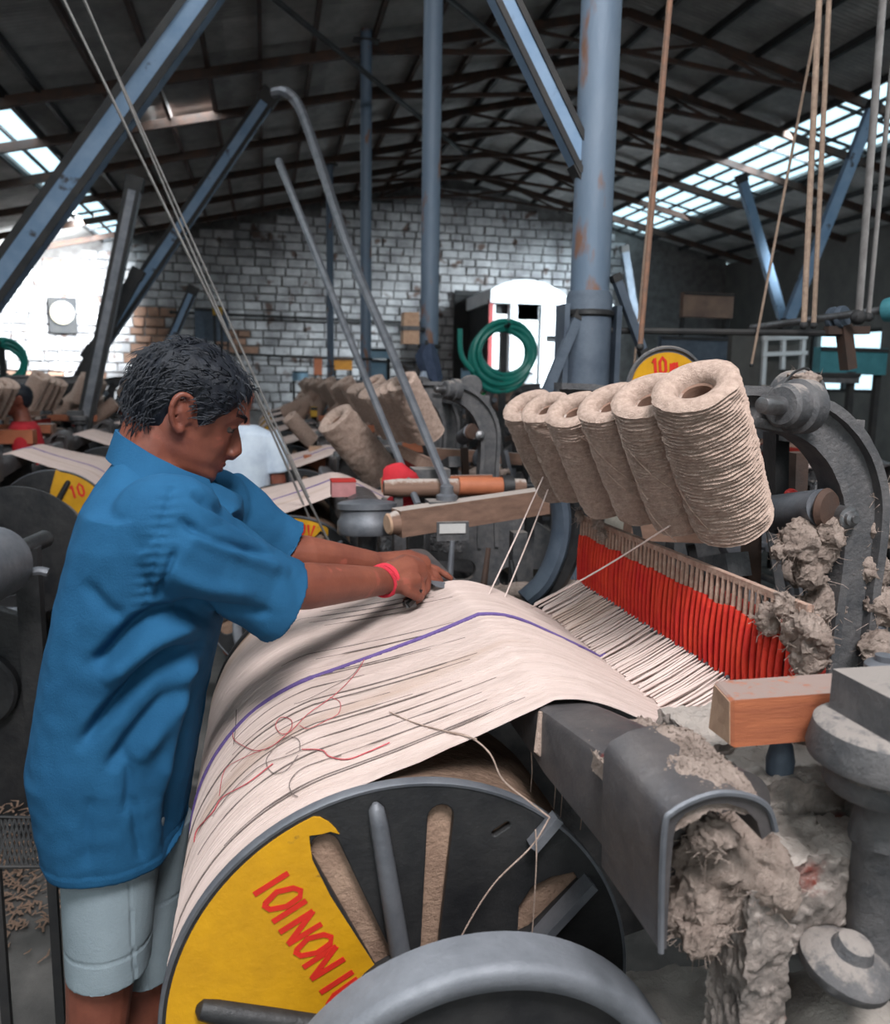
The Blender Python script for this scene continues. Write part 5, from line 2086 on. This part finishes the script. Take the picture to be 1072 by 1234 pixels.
# timber ends with orange faces
for i, (x0, x1, yy, Y, m, lab) in enumerate(((366, 444, 557, 5.3, 'orange', 'orange timber block behind the pair of long belts'), (372, 440, 546, 5.6, 'woodend', 'pale timber lying just above the orange block'), (0, 42, 526, 6.0, 'orange', 'orange timber block at the far left edge'), (12, 66, 518, 6.6, 'woodgrey', 'worn timber lying before the red shirted worker'))):
    t = thing('timber_block', P(x0, yy, Y=Y), lab, 'timber')
    MB().bar(P(x0, yy, Y=Y), P(x1, yy, Y=Y), .11, .09).build('timber', M[m], t)
    for px in (x0 + 8, x1 - 8):
        p = P(px, yy, Y=Y)
        MB().box((p.x, Y + .03, p.z / 2), (.05, .05, p.z)).build('leg', M['irondusty'], t)
# three pale curved guards
for i, px in enumerate((548, 572, 592)):
    Y = 6.35
    t = thing('curved_guard', P(px, 590, Y=Y), ('leftmost', 'middle', 'rightmost')[i] + ' of three pale curved iron guards below the hanging hose', 'guard')
    pts = bez([P(px - 12, 590, Y=Y), P(px + 2, 576, Y=Y), P(px + 8, 560, Y=Y), P(px + 7, 546, Y=Y)], 6)
    MB().tube(pts, .042, 10, flat=.5).build('guard_band', M['card'], t)
    MB().box(P(px - 12, 600, Y=Y) - Vector((0, 0, .2)), (.1, .1, .5)).build('foot', M['irondusty'], t)
# red plastic scraps
for i, (px, py, s, lab) in enumerate(((478, 577, .06, 'upper bright red scrap behind the flat iron pulley'), (486, 610, .05, 'lower bright red scrap below the wooden roller'))):
    t = thing('red_rag', P(px, py, Y=2.86), lab, 'rag')
    MB().ball(P(px, py, Y=2.86), (s, .03, s * .9), 16, 10, .5, 6).build('cloth', M['redcloth'], t)
    MB().bar(Vector((P(px, py, Y=2.88).x, 2.88, 0)), P(px, py, Y=2.88), .03, .03).build('stand', M['irondusty'], t)
# a big near spool of the second row lying tilted
make_spool(P(402, 503, Y=4.1), 'big brown spool tilted beside the long belts, beyond the man\'s hands', ax=(-.62, -.30, .72), scale=1.55)
make_spool(P(348, 502, Y=6.4), 'thin pale spool leaning beyond the long belts', ax=(-.65, -.25, .72), scale=1.0)
far_spools = [o for o in COL.objects if o.get('group', '').startswith('spools of the loom ') and o.location.y > 6.5]
for i in range(70):                               # more spools heaped on the far looms' rails
    b_ = rb_.choice(far_spools)
    s = copy_tree(b_)
    s.location = b_.location + Vector((rb_.uniform(-.2, .2), rb_.uniform(-.1, .5), rb_.uniform(-.28, -.1)))
    s.rotation_quaternion = Vector((0, 0, 1)).rotation_difference(Vector((rb_.uniform(-.9, .9), rb_.uniform(-.6, .2), rb_.uniform(.3, 1))).normalized())
    s.scale = (rb_.uniform(.9, 1.3),) * 3

# hose coils
def hose(c, R_, n, lab, seed, tail=None):
    t = thing('hose_coil', c, lab, 'hose')
    r = random.Random(seed)
    pts = []
    for k in range(n * 28 + 1):
        a = 2 * PI * k / 28 + PI / 2
        lp = k // 28
        rr = R_ * (1 - .05 * ((lp * 3) % 5)) + .01 * math.sin(a * 2 + lp)
        off = Vector((.02 * math.sin(lp * 2.1), .05 * (lp / n) + .01 * math.cos(a + lp), .03 * math.cos(lp * 1.7) - (R_ * .05 * ((lp * 3) % 5)) * -.9))
        pts.append(c + Vector((rr * math.cos(a) * (.93 + .05 * math.sin(lp * 3)), 0, rr * math.sin(a) * .92)) + off)
    MB().tube(pts, .021, 8).build('hose', M['hose'], t)
    if tail:
        MB().tube(bez(tail, 6), .021, 8).build('hose_tail', M['hose'], t)
    MB().bar((c.x, c.y + .03, 0), (c.x, c.y + .03, c.z + R_ * .96), .05, .05).build('post', M['black'], t)
    MB().tube([(c.x, c.y + .03, c.z + R_ * .9), (c.x, c.y - .1, c.z + R_ * .86), (c.x, c.y - .12, c.z + R_ * .93)], .015, 6).build('hook', M['black'], t)
    return t


Y = 6.35
hose(P(607, 430, Y=Y), .265, 8, 'large coil of green hose hanging left of the thick column', 3, [P(570, 448, Y=Y), P(556, 428, Y=Y), P(554, 396, Y=Y)])
hose(P(2, 440, Y=9.0), .24, 5, 'green hose coil cut off by the left edge', 5)
# clock on a dark board
t = thing('wall_clock', P(75, 380, Y=19.9), 'round cream clock on a dark board on the white brick wall', 'clock')
MB().box(P(76, 380, Y=19.86), (.56, .06, .76)).build('board', M['dark'], t)
MB().lathe([(.02, .05), (.25, .05), (.26, .0), (.25, -.02), (.235, -.03)], P(75, 377, Y=19.8), (0, 1, 0), 32).build('case', M['greysteel'], t)
MB().lathe([(.01, -.012), (.236, -.012), (.236, 0)], P(75, 377, Y=19.78), (0, 1, 0), 32).build('face', M['clockface'], t)
cc_ = P(75, 377, Y=19.75)
MB().bar(cc_, cc_ + Vector((.06, 0, .10)), .022, .01, up=(0, 1, 0)).build('hour_hand', M['black'], t)
MB().bar(cc_, cc_ + Vector((-.02, 0, .18)), .016, .01, up=(0, 1, 0)).build('minute_hand', M['black'], t)
# white cabin with an arched roof beyond the hose
Y = 17.6
t = thing('white_cabin', P(645, 480, Y=Y), 'bright white cabin with an arched roof and two dark window holes', 'cabin')
zb = 0.0
a, b = P(592, 385, Y=Y), P(738, 385, Y=Y)
zt = P(600, 362, Y=Y).z
front = [(a.x, zb), (b.x, zb), (b.x, zt), (a.x, zt)]
holes = []
for x0, x1, y0, y1 in ((597, 613, 362, 379), (624, 648, 360, 386), (656, 684, 404, 413)):
    p, q = P(x0, y0, Y=Y), P(x1, y1, Y=Y)
    holes.append([(p.x, q.z), (q.x, q.z), (q.x, p.z), (p.x, p.z)])
plate([front] + holes, Y, .08, .004).build('front_panel', M['white'], t, 30)
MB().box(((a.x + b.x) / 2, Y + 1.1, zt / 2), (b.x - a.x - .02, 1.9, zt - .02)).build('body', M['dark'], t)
ro = MB()
zr = P(640, 338, Y=Y).z
prf = []
for k in range(17):
    u = k / 16
    prf.append((a.x - .06 + (b.x - a.x) * .62 * u, zt + (zr - zt) * math.sin(PI * min(1, .12 + .88 * u * .95)) ** .7))
prf += [(b.x + .05, zt - .05)]
low = [(x, zt - .06) for x, z in prf]
ro.rings([[Vector((x, Y - .12, z)) for x, z in prf + low[::-1]], [Vector((x, Y + 2.1, z)) for x, z in prf + low[::-1]]])
ro.build('arched_roof', M['white'], t, 30)
MB().box((a.x - .03, Y - .03, zt / 2), (.09, .09, zt)).build('corner_post', mat('red_post', (.34, .05, .05), (.24, .04, .04), 8, .7), t)
for px in (618, 655):
    MB().box((P(px, 380, Y=Y - .06).x, Y - .06, 1.9), (.12, .06, 3.4)).build('pillar_strip', M['white'], t)
# opening left of the cabin: a dark slab stands for its unlit depth
t = thing('dark_doorway_panel', P(595, 470, Y=19.8), 'dark slab painted as the unlit doorway recess left of the white cabin', 'doorway')
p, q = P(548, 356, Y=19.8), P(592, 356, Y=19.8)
MB().box(((p.x + q.x) / 2, 19.86, p.z / 2), (q.x - p.x, .1, p.z)).build('unlit_recess_slab', M['dark'], t)
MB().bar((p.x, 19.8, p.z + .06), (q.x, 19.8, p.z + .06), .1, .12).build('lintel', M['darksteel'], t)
# lockers, posters and boards along the far wall
def board(x0, y0, x1, y1, Y, m, name, lab, cat, legs=True):
    p, q = P(x0, y0, Y=Y), P(x1, y1, Y=Y)
    t = thing(name, (p.x, Y, 0 if legs else q.z), lab, cat)
    w, h = abs(q.x - p.x), abs(p.z - q.z)
    c = Vector(((p.x + q.x) / 2, Y, (p.z + q.z) / 2))
    MB().box(c, (w, .10, h)).build('panel', m if not isinstance(m, str) else M[m], t)
    e = MB()
    e.box(c + Vector((0, -.055, h / 2 - .02)), (w, .02, .03)).build('top_edge', M['darksteel'], t)
    if legs:
        for s in (-1, 1):
            MB().box((c.x + s * (w / 2 - .03), Y + .02, (c.z - h / 2) / 2 + .05), (.05, .05, c.z - h / 2 + .1)).build('leg', M['darksteel'], t)
    return t


yellowp = mat('yellow_panel', (.55, .30, .02), (.42, .22, .02), 8, .6)
board(442, 420, 470, 432, 14.4, 'bluepaint', 'blue_cabinet', 'light blue cabinet top beside the third column', 'cabinet')
board(444, 434, 468, 470, 14.5, 'bluepaint', 'blue_cabinet', 'light blue cabinet body beside the third column', 'cabinet')
board(556, 444, 604, 520, 13.5, 'bluepaint', 'blue_door', 'pale blue door leaf below the hose coil', 'door panel')
board(542, 456, 566, 520, 13.3, 'columnlow', 'dark_locker', 'dark blue locker left of the pale blue door leaf', 'locker')
board(568, 470, 598, 500, 12.9, 'green', 'green_poster', 'green poster below the hose coil', 'poster')
board(520, 468, 538, 515, 12.6, yellowp, 'yellow_signboard', 'narrow yellow panel right of the hanging white cloth', 'panel')
board(536, 488, 547, 515, 12.5, 'redcloth', 'red_strip', 'narrow red strip beside the yellow panel', 'panel')
board(600, 448, 640, 505, 15.2, 'white', 'white_sheet_panel', 'whitish panel at the foot of the white cabin', 'panel')
board(352, 447, 371, 459, 18.9, 'bluepaint', 'blue_box', 'small blue box on the far wall right of the belts', 'box')
board(378, 430, 388, 452, 18.4, 'orange', 'orange_box', 'narrow orange box left of the thinnest column', 'box')
board(402, 432, 424, 446, 18.4, mat('orange_paint', (.55, .22, .02), (.4, .15, .02), 8, .6), 'orange_box', 'bright orange box right of the thinnest column', 'box')
board(390, 456, 411, 478, 15.0, 'rust', 'brown_crate', 'brown crate at the foot of the thinnest column', 'crate')
board(420, 462, 430, 495, 13.2, mat('blue_tarp', (.02, .22, .60), (.02, .17, .48), 8, .7), 'blue_tarp', 'bright blue hanging tarp at the third column\'s foot', 'tarp')
board(456, 478, 468, 500, 8.4, 'orange', 'orange_lamp_box', 'small orange box above the big brown spool', 'box')
board(374, 490, 382, 502, 9.0, yellowp, 'yellow_can', 'tiny yellow can beyond the long belts', 'can')
board(234, 372, 276, 412, 19.5, 'columnlow', 'dark_board', 'dark board on the far wall above the man\'s hair', 'board')
board(256, 368, 268, 380, 19.3, yellowp, 'orange_sign', 'small orange sign on the dark board above the man', 'sign')
# things at the far right
board(822, 352, 880, 384, 10.5, mat('brown_hood', (.26, .165, .12), (.16, .1, .08), 5, .8), 'brown_hood', 'brown hood below the bright roof light', 'hood')
board(985, 418, 1062, 452, 6.5, 'teal', 'teal_cabinet', 'dark teal cabinet top at the right edge', 'cabinet')
board(945, 448, 1030, 462, 6.4, 'irondusty', 'grey_bench', 'grey dusty bench below the teal cabinet', 'bench')
board(880, 400, 960, 470, 9.4, 'plaster', 'grey_partition', 'grey partition panel behind the crown of the arched frame', 'partition')
board(795, 405, 870, 470, 9.0, 'columnlow', 'dark_partition', 'dark blue partition behind the number plate housing', 'partition')
# ladder-like white window frame on the partition
t = thing('white_rack', P(940, 440, Y=9.2), 'white slatted frame leaning on the grey partition', 'rack')
for px in (922, 944, 968):
    MB().bar(P(px, 402, Y=9.2), P(px - 2, 445, Y=9.2) - Vector((0, 0, .4 if px != 944 else 0)), .05, .05).build('post', M['white'], t)
for py in (408, 427):
    MB().bar(P(918, py, Y=9.18), P(972, py - 2, Y=9.18), .04, .05).build('slat', M['white'], t)
# clothes on the second column
Y = 5.96
t = thing('hung_jacket', P(515, 430, Y=Y), 'navy jacket hung on the second column', 'jacket')
jk = MB()
jk.rings([[P(px + dx, py, Y=Y + dyy) for dx, dyy in ((-w, .02), (-w * .4, -.05), (w * .5, -.06), (w, .02), (0, .04))] for px, py, w in ((516, 414, 8), (514, 428, 14), (517, 440, 15), (522, 455, 11), (526, 462, 5))])
jk.rough(.012, 9).build('fabric', M['bluecloth'], t)
MB().cyl(P(514, 412, Y=Y + .1), P(514, 414, Y=Y - .05), .012).build('hook', M['black'], t)
t = thing('hung_cloth', P(515, 490, Y=Y), 'long white cloth hung below the navy jacket', 'cloth')
ck = MB()
ck.rings([[P(px + dx, py, Y=Y - .03 + dyy) for dx, dyy in ((-w, .02), (-w * .4, -.03), (0, .0), (w * .5, -.04), (w, .02), (0, .04))] for px, py, w in ((512, 448, 3), (511, 470, 9), (514, 495, 11), (512, 520, 9), (508, 536, 10), (510, 542, 2))])
ck.rough(.012, 8).build('fabric', M['whitecloth'], t)
MB().cyl(P(513, 446, Y=Y + .1), P(513, 448, Y=Y - .03), .010).build('hook', M['black'], t)
t = thing('wooden_pulley_block', P(494, 400, Y=6.0), 'brown wooden block strapped to the second column', 'block')
c = P(494, 396, Y=6.02)
MB().box(c, (.115, .12, .22)).rough(.006, 20).build('block', M['woodend'], t)
MB().box(c + Vector((.0, -.0, .0)), (.125, .13, .03)).build('strap', M['irondusty'], t)
MB().bar(c, c + Vector((.12, .08, 0)), .03, .03).build('bracket', M['black'], t)
# grey drum and shaft at the left edge
Y = 2.35
t = thing('grey_cylinder', P(10, 690, Y=Y), 'pale grey cylinder on a dark shaft at the left edge', 'cylinder')
c = P(-78, 710, Y=Y)
MB().lathe([(.02, -.02), (.09, -.02), (.105, -.01), (.108, .02), (.108, .34), (.09, .36)], c, (.15, 1, 0), 36).build('barrel', M['greysteel'], t)
MB().cyl(c + Vector((-.02, -.12, 0)), c + Vector((.1, .7, 0)), .03).build('shaft', M['black'], t)
for yy in (-.08, .55):
    MB().box((c.x + .15 * yy, Y + yy, c.z / 2), (.07, .06, c.z)).build('pedestal', M['black'], t)
MB().tube(bez([P(35, 690, Y=2.7), P(48, 688, Y=2.7), P(58, 690, Y=2.7)], 4), [.014] * 9, 8).build('crank_pin', M['greysteel'], t)

# black side casting low behind the man
t = thing('black_machine_side', P(10, 800, Y=2.75), 'black iron machine side in the dark behind the man\'s back', 'machine side')
pl = plate([[(-1.7, 0), (-1.5, 0), (-1.42, .3), (-1.05, .3), (-.98, 0), (-.76, 0), (-.735, .45), (-.80, .78), (-1.0, .86), (-1.7, .86)], slot((-1.45, .58), (-1.2, .58), .07)], 2.90, .05, .005)
pl.build('side_casting', M['black'], t, 30)
MB().cyl((-1.5, 2.88, .2), (-1.5, 3.5, .2), .03).build('tie_bar', M['black'], t)
MB().box((-1.25, 3.2, .32), (.5, .45, .62)).rough(.01, 8).build('gear_case', M['black'], t)
MB().lathe([(.02, -.03), (.12, -.03), (.13, -.02), (.13, .02)], (-.95, 2.88, .55), (0, 1, 0), 28).build('gear', M['black'], t)
# ledge heaped with fluff beyond the hands
t = thing('lint_covered_ledge', (.62, 2.42, 0), 'low iron ledge heaped with pinkish fluff just beyond the man\'s fingertips', 'ledge')
za = P(600, 716, Y=2.42).z
MB().bar((.36, 2.42, za - .03), (.98, 2.42, za - .03), .16, .05).build('ledge_plate', M['irondusty'], t)
for x in (.42, .92):
    MB().box((x, 2.42, (za - .05) / 2), (.05, .08, za - .05)).build('leg', M['irondusty'], t)
hl = MB()
for k in range(9):
    lint_mb(hl, (.40 + .07 * k, 2.42 + rb_.uniform(-.03, .03), za + .005), (.06, .06, .022 + .012 * rb_.random()), 20, 200 + k, .012, 24, 14, .4)
hl.build('lint_heap', M['lint'], t, 80, kind='stuff')
for k in range(5):
    x = .44 + .11 * k
    MB().cyl((x, 2.47, za), (x + rb_.uniform(-.03, .03), 2.49, za + rb_.uniform(.08, .16)), .012, .008, 8).build('peg', M[rb_.choice(('rust', 'greysteel', 'black'))], t)
# curved dark casting between the spools and the second loom
t = thing('curved_casting', P(660, 700, Y=2.35), 'dark curved casting between the hanging threads and the healds', 'casting')
q = bez([P(668, 580, Y=2.3), P(676, 620, Y=2.3), P(672, 660, Y=2.3), P(655, 700, Y=2.3), P(632, 722, Y=2.3)], 6)
MB().tube(q, .045, 10, flat=.6).build('rib', M['columnlow'], t)
MB().tube([p + Vector((.055, .05, 0)) for p in q], .055, 10, flat=.7).build('back_web', M['black'], t)
MB().box((q[0].x + .04, 2.38, .35), (.14, .16, .7)).build('foot', M['black'], t)
# floor litter at lower left
lt = MB()
for i in range(1500):
    p = Vector((rb_.gauss(-1.0, .22), rb_.gauss(2.6, .2), 0))
    if p.x > -.62 or p.y > 2.88:
        continue
    p.z = .012 + .15 * math.exp(-((p.y - 2.8) / .16) ** 2) * rb_.random()
    s = rb_.uniform(.008, .03)
    a = rb_.uniform(0, PI)
    lt.tube([p, p + Vector((math.cos(a), math.sin(a), .25)) * s, p + Vector((math.cos(a + .5), math.sin(a + .5), .1)) * s * 1.8], [.003, .004, .0015], 4, flat=.4)
tag(lt.build('floor_litter', M['jutedark'], None, 60), 'brown fibre scraps strewn on the floor behind the man', 'litter', kind='stuff')
# belt guard mesh hanging left of the legs
t = thing('wire_guard', P(40, 1010, Y=1.95), 'dark wire mesh guard lying low behind the man\'s legs', 'guard')
gq = MB()
A_, B_, C_, D_ = P(-5, 985, Y=2.0), P(62, 985, Y=2.0), P(62, 1045, Y=1.95), P(-5, 1045, Y=1.95)
for k in range(13):
    u = k / 12
    gq.tube([A_.lerp(B_, u), D_.lerp(C_, min(1, u + .25))], .003, 4)
    gq.tube([A_.lerp(B_, u), D_.lerp(C_, max(0, u - .25))], .003, 4)
gq.build('mesh', M['black'], t, kind='stuff')
MB().tube([A_, B_, C_, D_], .006, 6, closed=True).build('rim', M['darksteel'], t)
MB().bar((D_.x, D_.y, 0), D_, .02, .02).bar((C_.x, C_.y, 0), C_, .02, .02).build('leg', M['darksteel'], t)

# ---------------------------------------------------------------- workers in the distance
def worker(loc, yaw_, lab, shirt_m, h=1.62, trousers='bluecloth', skirt=None):
    t = person_empty(loc, lab)
    R = Matrix.Rotation(yaw_, 3, 'Z')
    s = h / 1.62
    W = lambda x, y, z: Vector(loc) + R @ Vector((x, y, z)) * s
    b = MB()
    head_mb(b, lambda p: W(p.x * .98 + .03, p.y * .98, p.z * .98 + 1.50))
    b.tube([W(.02, 0, 1.42), W(0, 0, 1.33), W(-.01, 0, 1.28)], [.055, .058, .09], 14)
    b.rings([[W(rx * math.cos(2 * PI * j / 20) + ox, ry * math.sin(2 * PI * j / 20), z) for j in range(20)] for z, rx, ry, ox in ((.84, .11, .155, 0), (1.0, .095, .135, 0), (1.18, .11, .16, 0), (1.29, .085, .165, 0), (1.34, .05, .08, 0))])
    for sgn in (-1, 1):
        b.tube([W(0, sgn * .17, 1.28), W(.0, sgn * .215, 1.02), W(.16, sgn * .19, .92), W(.24, sgn * .17, .93)], [.05, .042, .033, .026], 12)
        b.tube([W(.24, sgn * .17, .93), W(.29, sgn * .165, .925), W(.33, sgn * .16, .91)], [.026, .032, .02], 8)
        for f_ in range(4):
            b.tube([W(.30, sgn * (.145 + .014 * f_), .918), W(.345, sgn * (.143 + .015 * f_), .905), W(.37, sgn * (.145 + .014 * f_), .885)], [.0085, .008, .006], 6)
        b.tube([W(.27, sgn * .145, .925), W(.30, sgn * .125, .91), W(.325, sgn * .118, .90)], [.01, .009, .006], 6)
        b.tube([W(0, sgn * .085, .84), W(.01, sgn * .085, .47), W(-.01, sgn * .085, .08)], [.082, .056, .036], 14)
        b.tube([W(-.04, sgn * .085, .04), W(.05, sgn * .09, .04), W(.15, sgn * .095, .025)], [.032, .035, .02], 10)
    remesh(b, 'body', .0075, 2, skin, t)
    c = MB()
    c.rings([[W(rx * math.cos(2 * PI * j / 24) + ox, ry * math.sin(2 * PI * j / 24), z) for j in range(24)] for z, rx, ry, ox in ((.78, .13, .185, 0), (.98, .125, .165, 0), (1.18, .13, .18, 0), (1.30, .105, .19, 0), (1.345, .075, .10, 0))])
    for sgn in (-1, 1):
        c.tube([W(0, sgn * .15, 1.29), W(0, sgn * .20, 1.20), W(.0, sgn * .215, 1.08)], [.07, .066, .062], 14)
    remesh(c, 'shirt', .008, 3, shirt_m, t)
    d = MB()
    for sgn in (-1, 1):
        d.tube([W(0, sgn * .08, .86), W(.01, sgn * .085, .47), W(-.005, sgn * .085, .10)], [.105, .078, .065], 16)
    remesh(d, 'trousers', .009, 2, M[trousers], t)
    hb = MB()
    rws = []
    for k in range(21):
        z = -.06 + .172 * k / 20
        ring = []
        for j, p in enumerate(head_ring(min(z, .1118), 36)):
            a = 2 * PI * j / 36
            aa = a if a <= PI else 2 * PI - a
            m_ = max(-.5, min(1, hairline(aa, z) / .014))
            dd = Vector((p.x, p.y, max(z, 0))).normalized()
            q_ = p + dd * (.013 * m_ if m_ > 0 else .01 * m_)
            ring.append(W(q_.x * .98 + .03, q_.y * .98, q_.z * .98 + 1.50))
        rws.append(ring)
    hb.rings(rws)
    hb.build('hair', hairm, t, 80)
    return t


p = P(296, 560, Y=4.75)
worker((p.x - .03, 4.75, 0), math.radians(80), 'worker in a white shirt standing beyond the man\'s face', M['whitecloth'], 1.60, 'bluecloth')
p = P(28, 500, Y=6.18)
worker((p.x, 6.18, 0), math.radians(190), 'worker in a red shirt bent among machines at far left', M['redcloth'], 1.53)
